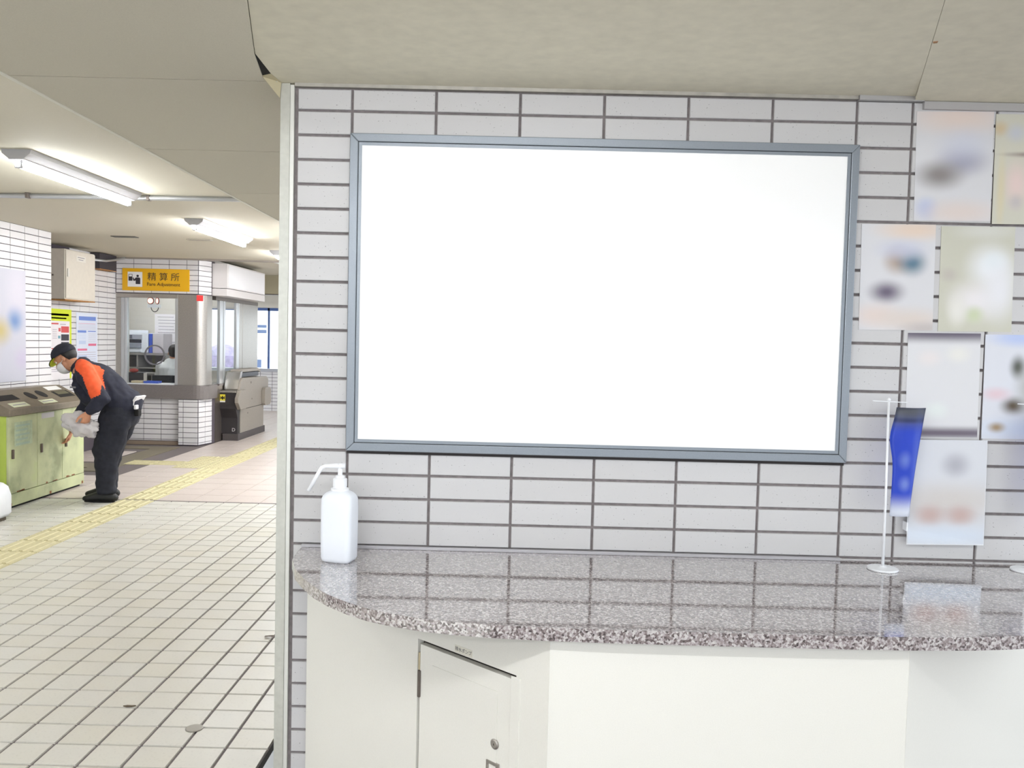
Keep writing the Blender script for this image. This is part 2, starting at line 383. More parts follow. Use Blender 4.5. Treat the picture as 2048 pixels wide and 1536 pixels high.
for i in range(31): box(bm, -.1672, -.1661, .15, 4.89, .10 + .07 * i, .1075 + .07 * i)
for i in range(20): box(bm, -.1672, -.1661, .20 + PT * i, .2075 + PT * i, .06, 2.24)
tag(finish(bm, 'tile_joints', M_GROUT, pr), kind='stuff')
B('gutter', M_BLACK, pr, -0.395, -0.354, 0.2, 4.9, -0.02, 0.004)
# corner angle
bm = bmesh.new(); prism(bm, [(-.2055, -.004), (-.178, -.006), (-.178, .06), (-.2055, .06)], 0, 2.2655)
ca = struct(finish(bm, 'trim_1', M_ANGLE, None)); 
B('angle_lip', mat('angle_lip', (222, 222, 216), .3, metal=.2), ca, -.1776, -.1665, -.003, .0071, 0, 2.262)
# trims under the ceiling
t2 = struct(B('trim_2', M_TRIM, None, -0.164, 1.4465, -0.010, 0.008, 2.2565, 2.2735, 0.001))
t3 = struct(B('trim_3', mat('trim_metal_pale', (178, 176, 176), .45, metal=.4), None, 1.4475, 1.632, -0.016, 0.008, 2.2535, 2.2775, 0.001))
t4 = struct(B('trim_4', mat('trim_metal_pale', (178, 176, 176)), None, 1.6325, 3.0, -0.014, 0.006, 2.2325, 2.2545, 0.001))
# board
bd = empty('notice_board', (0.7255, 0, 1.2145), 'large blank white board in a grey metal frame on the tiled wall', 'board')
BX0, BX1, BZ0, BZ1, IX0, IX1, IZ0, IZ1 = 0.0, 1.451, 1.2145, 2.1250, 0.034, 1.418, 1.2490, 2.0912
GX0, GX1, GZ0, GZ1 = .0235, 1.4285, 1.2385, 2.1015
for nm, q in (('frame_bar', [(BX0, BZ0), (BX1, BZ0), (GX1, GZ0), (GX0, GZ0)]), ('frame_bar', [(BX0, BZ1), (GX0, GZ1), (GX1, GZ1), (BX1, BZ1)]), ('frame_bar', [(BX0, BZ0), (GX0, GZ0), (GX0, GZ1), (BX0, BZ1)]), ('frame_bar', [(BX1, BZ0), (BX1, BZ1), (GX1, GZ1), (GX1, GZ0)])):
    bm = bmesh.new(); a = [bm.verts.new((x, -0.026, z)) for x, z in q]; b = [bm.verts.new((x, 0.0, z)) for x, z in q]
    bm.faces.new(a); bm.faces.new(b[::-1])
    for i in range(4): bm.faces.new((a[i], a[(i + 1) % 4], b[(i + 1) % 4], b[i]))
    finish(bm, nm, M_FRAME, bd, bevel=0.0022, smooth=False)
bm = bmesh.new()
g = 0.0016
for x0, x1, z0, z1 in ((GX0 + g, GX1 - g, GZ0 + g, IZ0), (GX0 + g, GX1 - g, IZ1, GZ1 - g), (GX0 + g, IX0, IZ0, IZ1), (IX1, GX1 - g, IZ0, IZ1)): box(bm, x0, x1, -0.0235, -0.004, z0, z1)
finish(bm, 'inner_rim', M_FRAME, bd)
B('groove', M_BLACK, bd, GX0 - .001, GX1 + .001, -0.012, -0.001, GZ0 - .001, GZ1 + .001)
B('white_panel', M_WHITE, bd, IX0, IX1, -0.0215, -0.0125, IZ0, IZ1)
B('painted_shadow', mat('frame_shadow_dark', (52, 48, 48), .8), bd, 0.0, 1.451, -0.006, 0.002, 1.2045, 1.2143)  # dark strip painted in as the shadow line below the frame

# ================================================================== COUNTER
ct = empty('counter', (0.976, -0.3, 0), 'low cream cabinet with slanted ends under the granite counter', 'cabinet')
CP = [(-0.121, 0.0), (0.579, -0.630), (1.373, -0.630), (2.073, 0.0)]
MA = Matrix.Translation((-0.121, 0, 0)) @ Matrix.Rotation(math.atan2(-0.630, 0.700), 4, 'Z')
LA = math.hypot(.70, .63)
MB_ = Matrix.Translation((1.373, -0.63, 0)) @ Matrix.Rotation(math.atan2(0.630, 0.700), 4, 'Z')
DU0, DU1, DZ0, DZ1 = 0.506, 0.845, 0.10, 0.778
ZC = 0.8945
bm = bmesh.new()
for x0, x1, z0, z1 in ((0.016, DU0, 0.08, ZC), (DU1, LA, 0.08, ZC), (DU0, DU1, DZ1, ZC), (DU0, DU1, .08, DZ0)): box(bm, x0, x1, 0, 0.02, z0, z1)
finish(bm, 'side_panel', M_CREAM, ct, MA)
B('front_panel', M_CREAM, ct, 0.5795, 1.3725, -0.630, -0.612, 0.08, ZC)
B('side_panel', M_CREAM, ct, 0.0005, LA - .016, 0, 0.02, 0.08, ZC, mtx=MB_)
bm = bmesh.new(); prism(bm, [(-.09, -.002), (.60, -.60), (1.352, -.60), (2.04, -.002)], 0, .0795); finish(bm, 'plinth', mat('brown_plinth', (120, 96, 84), .6), ct)
B('recess', mat('recess_brown', (52, 46, 43), .8), ct, DU0 + .0, DU1 - .0, 0.0205, 0.030, DZ0, DZ1, mtx=MA)
dr = B('door', M_CREAM, ct, DU0 + .008, DU1 - .004, 0.0015, 0.018, DZ0 + .006, DZ1 - .0125, 0.001, mtx=MA)
B('door_panel', M_CREAM, dr, DU0 + .055, DU1 - .058, -0.0005, 0.0014, DZ0 + .05, DZ1 - .055, .0006, mtx=MA)
B('hinge', M_STEELD, dr, DU0 + .004, DU0 + .012, -0.004, 0.004, 0.628, 0.697, .001, mtx=MA)
B('hinge', M_STEELD, dr, DU0 + .004, DU0 + .012, -0.004, 0.004, 0.20, 0.27, .001, mtx=MA)
B('hinge_strip', mat('brass_strip', (196, 182, 150), .5), dr, DU0 + .003, DU0 + .0078, 0.0004, 0.010, .698, .742, mtx=MA)
bm = bmesh.new(); lathe(bm, [(.0125, 0), (.0125, .003), (.009, .005), (.004, .005)], 20)
lk = finish(bm, 'lock', M_STEEL, dr, MA @ Matrix.Translation((.782, .0015, .596)) @ Matrix.Rotation(R_(90), 4, 'X'))
B('keyhole', M_BLACK, lk, .7812, .7828, -.0039, -.0034, .5935, .5985, mtx=MA)
bm = bmesh.new()
for x0, x1, z0, z1 in ((.758, .798, .545, .552), (.758, .798, .47, .477), (.758, .765, .477, .545), (.791, .798, .477, .545)): box(bm, x0, x1, -.003, .0014, z0, z1)
hd = finish(bm, 'handle', M_STEEL, dr, MA); B('handle_cup', M_STEELD, hd, .765, .791, .0005, .0013, .477, .545, mtx=MA)
B('handle_pull', M_ALU, hd, .772, .784, -.002, .0004, .482, .528, mtx=MA)
B('door_stop', M_CREAM, ct, DU1 - .0145, DU1 + .012, -.0022, .0012, DZ0, DZ1 - .004, .0006, mtx=MA)
lb = B('label_strip', mat('label_tape', (222, 218, 204), .4), ct, .642, .702, -.0008, 0, .780, .798, mtx=MA)
text_obj('lettering', '排水ポンプ', .0115, mat('grey_ink', (120, 118, 120), .6), lb, MA @ Matrix.Translation((.672, -.0012, .789)) @ FACE_FRONT, depth=.0002)
# granite slab
def granite():
    m = mat('granite', (150, 140, 140), 0.07, coat=1.0, spec=1.0); nt = m.node_tree; b = nt.nodes['Principled BSDF']; b.inputs['Coat IOR'].default_value = 1.9; b.inputs['Coat Roughness'].default_value = .04; L = nt.links.new
    g = nt.nodes.new('ShaderNodeNewGeometry')
    v = nt.nodes.new('ShaderNodeTexVoronoi'); v.inputs['Scale'].default_value = 215; L(g.outputs['Position'], v.inputs['Vector'])
    n = nt.nodes.new('ShaderNodeTexNoise'); n.inputs['Scale'].default_value = 220; n.inputs['Detail'].default_value = 3; L(g.outputs['Position'], n.inputs['Vector'])
    sp = nt.nodes.new('ShaderNodeSeparateColor'); L(v.outputs['Color'], sp.inputs[0])
    ad = nt.nodes.new('ShaderNodeMath'); ad.operation = 'MULTIPLY_ADD'; ad.inputs[1].default_value = .55; L(n.outputs['Fac'], ad.inputs[0])
    m2 = nt.nodes.new('ShaderNodeMath'); m2.operation = 'MULTIPLY'; m2.inputs[1].default_value = .72; L(sp.outputs[0], m2.inputs[0]); L(m2.outputs[0], ad.inputs[2])
    r = nt.nodes.new('ShaderNodeValToRGB'); L(ad.outputs[0], r.inputs[0])
    el = r.color_ramp.elements; el[0].position = .22; el[0].color = (*lin((52, 46, 46)), 1); el[1].position = .93; el[1].color = (*lin((204, 200, 198)), 1)
    for p, c in ((.36, (98, 88, 87)), (.52, (138, 127, 126)), (.70, (166, 157, 158))):
        e = el.new(p); e.color = (*lin(c), 1)
    L(r.outputs[0], b.inputs['Base Color']); return m
M_GRAN = granite()
half = [(-0.128, -0.001), (-0.127, -0.06), (-0.119, -0.15), (-0.089, -0.24), (-0.042, -0.332), (0.0, -0.402), (0.047, -0.463), (0.107, -0.522), (0.162, -0.565), (0.22, -0.599), (0.29, -0.624), (0.36, -0.641), (0.45, -0.655), (0.57, -0.664), (0.70, -0.668), (.84, -.669)]
out = half + [(1.952 - x, y) for x, y in reversed(half)]
slab_pts = []
for i in range(len(out)):                        # smooth the outline a little
    x, y = out[i]; slab_pts.append((x, y))
bm = bmesh.new(); prism(bm, slab_pts, 0.8955, 0.925)
es = [e for e in bm.edges if abs(e.verts[0].co.z - e.verts[1].co.z) < 1e-5 and not (e.verts[0].co.y > -.01 and e.verts[1].co.y > -.01)]
bmesh.ops.bevel(bm, geom=es, offset=0.003, segments=2, affect='EDGES', profile=.6)
cs = finish(bm, 'counter_slab', M_GRAN, None, smooth=False); tag(cs, 'polished grey-pink granite counter slab with rounded outline along the wall', 'countertop')
B('edge_strip', mat('edge_grey', (176, 174, 178), .4, metal=.3), cs, -0.128, 1.45, -0.016, -0.001, 0.9252, 0.934, .001)

# ================================================================== THINGS ON THE COUNTER
bt = empty('pump_bottle', (0.012, -0.155, 0.925), 'white plastic pump bottle standing on the granite counter', 'bottle', rz=R_(-14))
MBt = WORLD[bt.name]
bm = bmesh.new()
def rr(w, d, r, n=5):
    pts = []
    for cx, cy, a0 in ((w - r, d - r, 0), (-w + r, d - r, 90), (-w + r, -d + r, 180), (w - r, -d + r, 270)):
        for i in range(n): a = R_(a0 + 90 * i / (n - 1)); pts.append((cx + r * math.cos(a), cy + r * math.sin(a)))
    return pts
lev = [(.0, .036, .026, .012), (.004, .041, .031, .014), (.012, .0445, .0335, .016), (.06, .0455, .034, .016), (.15, .0455, .034, .016), (.174, .0450, .0338, .017), (.183, .0425, .032, .019), (.190, .036, .029, .020), (.1945, .028, .025, .020), (.197, .0225, .022, .0195), (.2, .0205, .0205, .0195)]
prev = None
for z, w, d, r in lev:
    cur = [bm.verts.new((x, y, z)) for x, y in rr(w, d, r)]
    if prev:
        for i in range(len(cur)): bm.faces.new((prev[i], prev[(i + 1) % len(cur)], cur[(i + 1) % len(cur)], cur[i]))
    else: bm.faces.new(cur[::-1])
    prev = cur
bm.faces.new(prev)
finish(bm, 'bottle_body', mat('milky_plastic', (232, 236, 244), .38), bt, MBt, smooth=True)
bm = bmesh.new(); lathe(bm, [(.0245, .197), (.0245, .2025), (.0185, .204), (.0185, .208), (.0195, .2085), (.0195, .228), (.018, .230), (.012, .231), (.012, .238), (.006, .239)], 24)
finish(bm, 'cap', M_PLAST, bt, MBt, smooth=False)
ph = None
bm = bmesh.new(); lathe(bm, [(.0062, .238), (.0062, .258), (.009, .259), (.0095, .270), (.007, .2715)], 16); ph = finish(bm, 'pump_head', M_PLAST, bt, MBt, smooth=False)
MBt2 = Matrix.Translation((0.012, -0.155, 0.925))
bm = bmesh.new(); tube(bm, [(.014, .0, .2645), (-.012, -.002, .2645), (-.040, -.006, .2640), (-.049, -.008, .260), (-.056, -.01, .248), (-.083, -.017, .196)], [(.0085, .009), (.0075, .0085), (.0058, .0062), (.0056, .006), (.0054, .0056), (.0052, .0054)], 12, side=Vector((0, 1, 0)))
finish(bm, 'nozzle', M_PLAST, bt, MBt2, smooth=True)
M_FLAGS = print_mat('banner_print', (60, 94, 222), [(.5, .97, 3, .17, (112, 116, 128), 1), (.5, .885, 3, .03, (60, 70, 110), .7), (.42, .52, .22, .09, (150, 175, 240), .7), (.45, .30, .22, .08, (160, 182, 240), .75), (.82, .45, .2, .5, (110, 138, 228), .6), (.5, .03, 3, .16, (236, 240, 250), 1)], .085, .307)
M_FLAGS2 = MATS['banner_print']
def stand(x, y, label):
    st = empty('banner_stand', (x, y, 0.925), label, 'banner stand', 'miniature banner stands on the counter')
    M0 = Matrix.Translation((x, y, 0.925))
    bm = bmesh.new(); lathe(bm, [(.040, 0), (.042, .002), (.041, .006), (.012, .009), (.005, .012)], 32); finish(bm, 'base', M_PLAST, st, M0)
    bm = bmesh.new(); tube(bm, [(0, 0, .008), (.001, .004, .20), (-.001, .008, .476)], [.0042, .0034, .0034], 10); finish(bm, 'pole', M_PLAST, st, M0, smooth=True)
    bm = bmesh.new(); ball(bm, (-.001, .008, .480), .0055); finish(bm, 'pole_tip', M_PLAST, st, M0, smooth=True)
    bm = bmesh.new(); tube(bm, [(-.046, .008, .476), (.050, .006, .4735)], [.0014, .0014], 6); finish(bm, 'arm', M_PLAST, st, M0)
    bm = bmesh.new(); rows = []
    nz, nx = 22, 8
    for j in range(nz + 1):
        t = j / nz; z = .153 + t * .307
        lx = .012 - .016 * math.exp(-((t - .80) / .12) ** 2) * 0 + (0.004 * math.sin(t * 3)) - .012 * math.exp(-((t - .72) / .16) ** 2)
        rx = .068 + .034 * max(0, t) ** 1.3
        lx += .008 * t ** 6
        rows.append([bm.verts.new((lx + (rx - lx) * i / nx - .052, -.012 * math.sin(math.pi * i / nx) * (.4 + t) + .004 * t - .15 * 0, z - .3065)) for i in range(nx + 1)])
    for j in range(nz):
        for i in range(nx): bm.faces.new((rows[j][i], rows[j][i + 1], rows[j + 1][i + 1], rows[j + 1][i]))
    bmesh.ops.solidify(bm, geom=list(bm.faces), thickness=0.0006)
    finish(bm, 'banner', M_FLAGS, st, M0 @ Matrix.Translation((.052, 0, .3065)), smooth=True)
    return st
stand(1.537, -0.10, 'white miniature banner stand with a blue flag beside the pinned leaflets')
stand(1.957, -0.075, 'miniature banner stand at the far right end of the counter, cut by the picture edge')

# ================================================================== LEAFLETS ON THE RIGHT WALL
Yp = -0.0015
def sheet(name, x0, z0, w, h, label, base, blobs, y=Yp, rx=0, group='A4 leaflets taped to the wall right of the board'):
    bm = bmesh.new(); box(bm, -w / 2, w / 2, -.0006, .0006, -h / 2, h / 2)
    m = print_mat('print_' + str(len(MATS)), base, blobs, w, h)
    o = finish(bm, name, m, None, Matrix.Translation((x0 + w / 2, y, z0 + h / 2)) @ Matrix.Rotation(R_(rx), 4, 'Y')); WORLD[o.name] = o.matrix_basis.copy()
    return tag(o, label, 'leaflet', group)
dz = .0965
W_ = (212, 212, 216)
sheet('leaflet', 1.620, 1.920, .220, .310, 'pale leaflet with grey shapes at the top left of the wall display', W_, [(.55, .96, .8, .2, (226, 206, 194), .8), (.62, .55, .38, .16, (158, 158, 176), .95), (.32, .42, .36, .15, (132, 126, 124), .95), (.62, .70, .4, .18, (200, 204, 222), .6), (.16, .11, .18, .12, (178, 190, 222), 1), (.6, .08, .6, .14, (220, 206, 200), .9)], rx=-1.0)
sheet('leaflet', 1.8455, 1.915, .220, .312, 'yellowish leaflet with a pink patch at the top right corner of the display', (204, 202, 188), [(.06, .87, .13, .08, (204, 184, 148), .9), (.27, .83, .16, .10, (192, 196, 208), .8), (.5, .635, .46, .030, (140, 124, 118), .9), (.30, .37, .20, .24, (226, 202, 198), .9), (.30, .20, .12, .09, (192, 186, 186), .9), (.10, .3, .07, .4, (212, 202, 170), .9)], rx=-.6)
sheet('leaflet', 1.4765, 1.6025, .213, .304, 'leaflet with teal and dark violet blotches beside the board frame', W_, [(.72, .95, .6, .12, (226, 204, 186), .9), (.5, .66, .22, .15, (166, 144, 126), .9), (.70, .64, .22, .14, (86, 118, 138), 1), (.55, .76, .4, .12, (190, 194, 216), .7), (.36, .36, .27, .12, (104, 94, 114), 1), (.22, .14, .4, .14, (222, 204, 196), .8), (.7, .10, .6, .14, (214, 202, 194), .9), (.9, .02, .4, .08, (190, 182, 180), .9)], rx=-.8)
sheet('leaflet', 1.7055, 1.6035, .212, .302, 'pale green leaflet with a white figure shape to the right of the teal one', (198, 197, 182), [(.68, .62, .36, .25, (232, 234, 238), 1), (.5, .30, .42, .22, (230, 226, 228), 1), (.74, .66, .2, .12, (224, 232, 236), .9), (.82, .4, .3, .35, (230, 230, 236), .9), (.12, .54, .14, .08, (184, 176, 170), .7), (.48, .16, .16, .10, (196, 206, 170), .9), (.25, .2, .16, .18, (228, 226, 220), .9), (.6, .96, .5, .1, (212, 212, 206), .8)], rx=-.8)
sheet('leaflet', 1.6245, 1.295, .210, .302, 'white leaflet with dark bands along its top and bottom edges', (216, 216, 219), [(.5, 1.0, 3, .10, (96, 88, 104), 1), (.5, .04, 3, .07, (104, 94, 108), 1), (.3, .76, .2, .1, (230, 220, 218), .6), (.7, .8, .2, .1, (232, 230, 220), .6), (.42, .26, .2, .1, (222, 230, 226), .7)], rx=-.8)
sheet('leaflet', 1.8475, 1.2945, .212, .303, 'leaflet with a bluish edge and dark food-like patches at the right edge', (214, 216, 224), [(.45, .97, .45, .10, (176, 192, 232), .9), (.46, .69, .13, .13, (74, 78, 68), 1), (.42, .32, .20, .10, (84, 70, 50), 1), (.5, .10, .7, .14, (196, 210, 232), .6), (.20, .11, .14, .06, (160, 138, 108), 1), (.18, .43, .24, .08, (220, 190, 198), .8), (.7, .5, .3, .3, (150, 150, 140), .8)], rx=-.6)
hp = empty('leaflet_holder', (1.75, 0, .98), 'leaflet in a clear holder standing out from the wall above the counter', 'leaflet holder')
bm = bmesh.new(); box(bm, -.110, .110, -.0006, .0006, -.152, .152)
finish(bm, 'leaflet', print_mat('print_holder', (214, 216, 222), [(.6, .76, .22, .14, (170, 170, 180), .9), (.5, .42, 1.2, .22, (206, 200, 196), .95), (.28, .28, .24, .12, (198, 172, 166), .95), (.68, .28, .24, .12, (196, 170, 164), .95), (.5, .08, 1.0, .12, (212, 222, 236), .9)], .22, .304), hp, Matrix.Translation((1.7475, -.022, 1.137)) @ Matrix.Rotation(R_(-.8), 4, 'Y'))
MH = Matrix.Translation((1.7475, -.022, 1.137)) @ Matrix.Rotation(R_(-.8), 4, 'Y')
M_CLEAR = glass_mat('clear_acrylic', (254, 254, 254))
B('acrylic_front', M_CLEAR, hp, -.113, .113, -.0032, -.0012, -.156, .152, mtx=MH)
B('acrylic_back', M_PLAST, hp, -.112, .112, .0012, .0026, -.155, .152, mtx=MH)
B('hook', M_PLAST, hp, 1.633, 1.6375, -.026, .004, 1.020, 1.046, .001)
B('spacer', M_PLAST, hp, 1.70, 1.80, -.0185, .004, 1.10, 1.16)

# ================================================================== CEILINGS
ZC1 = 2.552
struct(B('ceiling', M_CEIL2, None, -7.5, -1.03, -6.0, 9.10, ZC1, ZC1 + .1))
struct(B('ceiling.008', M_CEIL2, None, -1.0299, 1.2, 4.812, 9.10, ZC1, ZC1 + .1))
struct(B('ceiling.002', M_CEIL2, None, -7.5, 4.9, 9.22, 15.2, 2.60, 2.7))
struct(B('trim_5', mat('ceiling_joint', (150, 142, 134), .6), None, -5.0, -1.03, 9.101, 9.2195, 2.535, 2.62))
# dropped soffit on the right of the passage, board by board
ZS = 2.2625
sf = struct(B('ceiling.003', M_CEIL2, None, -.99, -0.02, -6.0, 4.81, ZS + .02, ZC1 - .002))
ysm = [-6.0, -4.75, -3.80, -2.86, -1.918, -0.975, -0.028, 0.90, 1.90, 2.87, 3.84, 4.81]
def right_edge(y): return -0.11 if y < -.608 else (-.11 + (-.203 + .11) * (y + .608) / .354 if y < -.254 else (-.203 - .035 * (y + .254) / .185 if y < -.069 else -.238))
for a, b in zip(ysm, ysm[1:]):
    ys = sorted({a + .003, b - .003} | {q for q in (-.608, -.254, -.069, -.03) if a < q < b})
    xl = lambda y: -0.985 - .0157 * y
    if a > -.03: pts = [(xl(a), a + .003), (-.21, a + .003), (-.21, b - .003), (xl(b), b - .003)]
    else: pts = [(xl(a), a + .003)] + [(right_edge(q) - .0012, q) for q in ys] + [(xl(b), b - .003)]
    bm = bmesh.new(); prism(bm, pts, ZS, ZS + .012); finish(bm, 'ceiling_board', M_CEIL2, sf)
B('seam_back', mat('seam_dark', (70, 56, 50), .9), sf, -.87, -.24, -6.0, 4.8, ZS + .013, ZS + .0195)
bm = bmesh.new()
P0, P1 = (-.891, -5.99), (-1.0605, 4.80)
for (o0, o1, z0, z1) in ((-.004, .012, ZS - .0022, ZS - .0002), (-.004, -.0005, ZS - .0002, ZS + .03)):
    prism(bm, [(P0[0] + o0, P0[1]), (P0[0] + o1, P0[1]), (P1[0] + o1, P1[1]), (P1[0] + o0, P1[1])], z0, z1)
finish(bm, 'edge_strip', mat('edge_lit_strip', (226, 224, 212), .5), sf)  # pale colour stands in for light caught along the soffit edge
# ceiling above the counter
bm = bmesh.new()
prism(bm, [(-.1095, -.608), (-.109, -6.0), (1.06, -6.0), (1.06, -1.9), (1.3485, -.698), (1.529, -.218), (1.612, 0.006), (-.203, 0.006), (-.2095, -.089), (-.2025, -.254)], 2.2785 - .012, 2.30)
cc = struct(finish(bm, 'ceiling.004', M_CEIL, None))
bm = bmesh.new()
low = [(1.063, -6.0, 2.2664), (1.063, -1.9, 2.2664), (1.3495, -.698, 2.2664), (1.530, -.218, 2.2664), (1.613, 0.006, 2.2545), (3.0, .006, 2.2545), (3.0, -1.9, 2.2664), (3.0, -6.0, 2.2664)]
a = [bm.verts.new(p) for p in low]; b = [bm.verts.new((p[0], p[1], 2.31)) for p in low]
bm.faces.new(a); bm.faces.new(b[::-1])
for i in range(8): bm.faces.new((a[i], a[(i + 1) % 8], b[(i + 1) % 8], b[i]))
struct(finish(bm, 'ceiling.005', M_CEIL, None))
# the broken corner: a notch, its shade set in as a black block, and a loose cover strip
B('notch_shade_block', M_BLACK, cc, -.2395, -.2005, -.25, -.06, 2.2678, 2.30)
bm = bmesh.new()
q = [(-.2395, -.066, 2.2645), (-.2085, -.086, 2.2655), (-.2025, -.0085, 2.2655), (-.2065, -.0085, 2.222)]
a = [bm.verts.new(p) for p in q]; b = [bm.verts.new((p[0] - .006, p[1] + .004, p[2] + .012)) for p in q]
bm.faces.new(a); bm.faces.new(b[::-1])
for i in range(4): bm.faces.new((a[i], a[(i + 1) % 4], b[(i + 1) % 4], b[i]))
tag(finish(bm, 'cover_strip', mat('strip_paint', (196, 186, 154), .6), cc), 'loose strip at the broken ceiling corner')
bm = bmesh.new(); prism(bm, [(-.006, -.004), (.004, -.008), (.007, .003), (-.001, .006)], 2.2652, 2.267)
finish(bm, 'rust_stain', mat('rust', (168, 128, 92), .9), cc, Matrix.Translation((1.45, -.445, 0)))

# ================================================================== LEFT WALLS
XW1, XW2, YW1E = -4.35, -5.0, 6.385
w1 = struct(B('wall_left', M_GROUT2, None, -4.9, XW1 - .0082, -6.0, YW1E - .004, 0, ZC1))
MW1 = Matrix.Translation((XW1 - .0082, 0, 0)) @ Matrix.Rotation(R_(90), 4, 'Z')
us1 = steps(4.3, YW1E - .004, PT, YW1E); zs1 = steps(0.62, ZC1, .07, 2.551)
tiles(w1, M_TILE2, 'l', MW1, us1, zs1, joint=.007, skip=lambda u0, u1, z0, z1: (z0 > 1.06 and z1 < 2.09 and u0 > 4.67 and u1 < 5.87))
bm = bmesh.new(); box(bm, XW1 - .008, XW1 + .0, -6.0, 4.299, 0, ZC1); finish(bm, 'plain_tiling', M_TILE2, w1)
w2 = struct(B('wall_back_left', M_GROUT2, None, -5.3, XW2 - .0082, YW1E, 9.19, 0, ZC1))
MW2 = Matrix.Translation((XW2 - .0082, 0, 0)) @ Matrix.Rotation(R_(90), 4, 'Z')
tiles(w2, M_TILE2, 'l', MW2, steps(7.3, 9.185, PT, 9.185), steps(.36, ZC1, .07, 2.551), joint=.007, skip=lambda u0, u1, z0, z1: (u0 > 7.4 and u1 < 8.02 and z0 > 1.9))
# big poster on wall_left
pw = empty('wall_poster', (XW1, 5.3, 1.5), 'large pale poster with blurred blue and yellow shapes at the left wall', 'poster')
MP = Matrix.Translation((XW1 + .012, 5.27, 1.575)) @ Matrix.Rotation(R_(90), 4, 'Z')
bm = bmesh.new(); box(bm, -.62, .62, -.0008, .0008, -.535, .535)
finish(bm, 'poster_sheet', print_mat('print_poster', (190, 190, 202), [(.86, .56, .12, .13, (70, 120, 178), 1), (.66, .45, .16, .14, (186, 168, 96), .9), (.95, .20, .12, .12, (190, 178, 204), .7), (.9, .8, .2, .3, (212, 206, 218), .6), (.4, .3, .3, .2, (200, 190, 180), .6)], 1.24, 1.07), pw, MP)
B('poster_board', mat('poster_board', (200, 200, 206), .6), pw, -.622, .622, .001, .0115, -.537, .537, mtx=MP)

# electrical box, vent box and notices on the set-back wall
eb = empty('wall_cabinet', (-4.87, 7.65, 1.9), 'cream metal wall cabinet with a rusty bottom edge near the ceiling', 'cabinet')
M_EB = mat('cabinet_paint', (215, 208, 196), .5, noise_amt=.03, noise_scale=20)
B('body', M_EB, eb, -4.995, -4.755, 7.40, 8.10, 1.905, 2.485, .004)
dd = B('door', M_EB, eb, -4.754, -4.742, 7.412, 8.088, 1.918, 2.473, .002)
B('handle', mat('handle_white', (226, 224, 218), .4), dd, -4.742, -4.728, 7.432, 7.452, 2.165, 2.26, .004)
B('knob', M_STEELD, eb, -4.90, -4.88, 7.388, 7.402, 2.17, 2.19, .003)
B('rust_edge', mat('rust_orange', (170, 122, 70), .8, noise_amt=.3, noise_scale=40), eb, -4.99, -4.748, 7.398, 8.102, 1.892, 1.9045)
pl = B('name_plate', mat('plate_white', (224, 220, 212), .5), dd, -4.7419, -4.7405, 7.64, 7.86, 2.36, 2.43)
for k in range(2): B('print_line', mat('ink_grey', (140, 136, 146), .7), pl, -4.7404, -4.7402, 7.67 + .02 * k, 7.83 - .03 * k, 2.405 - .025 * k, 2.413 - .025 * k)
vb = empty('duct_box', (-4.93, 8.7, 2.35), 'dark box under the ceiling beside the fare office wall', 'duct box')
B('body', mat('duct_dark', (58, 54, 60), .7), vb, -4.997, -4.87, 8.47, 8.93, 2.345, 2.545, .004)
Tb('pipe', M_ALU, vb, [(-4.86, 8.30, 2.44), (-4.85, 8.6, 2.45), (-4.84, 8.85, 2.49), (-4.80, 9.0, 2.53)], .016)
B('rust_edge', mat('rust_orange', (170, 122, 70)), vb, -4.99, -4.868, 8.47, 8.93, 2.338, 2.3445)

def notice(name, y0, z0, w, h, label, base, rects):
    """paper notice on the set-back wall; rects are printed areas in fractions of the sheet"""
    o = empty(name, (XW2, y0 + w / 2, z0), label, 'notice')
    Mn = Matrix.Translation((XW2 + .003, y0, z0)) @ Matrix.Rotation(R_(90), 4, 'Z')
    sh = B('sheet', base, o, 0, w, 0, .0014, 0, h, mtx=Mn)
    for (u0, u1, v0, v1, m) in rects:
        B('printed_area', m, sh, u0 * w, u1 * w, -.0006, -.0001, v0 * h, v1 * h, mtx=Mn)
    return o
I_ = lambda n, c: mat('ink_' + n, c, .6)
yl, rd, dk, gy, bl, pk, tl, pa = I_('yellowgreen', (206, 220, 40)), I_('red', (204, 84, 84)), I_('black', (64, 62, 70)), I_('lightgrey', (186, 180, 190)), I_('blue', (112, 138, 208)), I_('pink', (214, 110, 142)), I_('teal', (110, 160, 176)), I_('paleblue', (186, 200, 228))
rects = [(0, 1, .83, 1, yl), (.93, 1, 0, .83, yl), (.08, .9, .905, .935, dk), (.08, .8, .86, .88, dk), (.1, .5, .78, .80, rd), (.56, .78, .775, .79, gy), (.60, .9, .665, .755, rd), (.60, .9, .55, .64, dk), (.60, .9, .47, .53, dk), (.50, .58, .68, .73, rd), (.48, .57, .58, .62, tl), (.16, .24, .69, .73, rd), (.16, .22, .58, .62, gy), (.05, .9, .43, .445, rd), (.05, .9, .40, .41, rd), (.05, .5, .345, .375, bl), (.5, .9, .35, .36, gy)]
rects += [(.28, .44, .70 - .03 * i, .71 - .03 * i, gy) for i in range(5)] + [(.05, .88, .32 - .03 * i, .33 - .03 * i, gy) for i in range(8)]
notice('safety_notice', 7.42, .955, .594, .841, 'white notice with a yellow-green heading above the stooping man', mat('paper_white', (232, 228, 232), .5), rects)
rects = [(.12, .92, .885, .945, bl), (.1, .9, .835, .84, pk), (.1, .92, .815, .82, gy), (.06, .46, .70, .735, bl), (.54, .92, .715, .73, bl), (.56, .94, .50, .535, pk), (.06, .5, .43, .46, pk), (.12, .44, .53, .58, paleb if False else pa), (.06, .48, .3, .36, pa)]
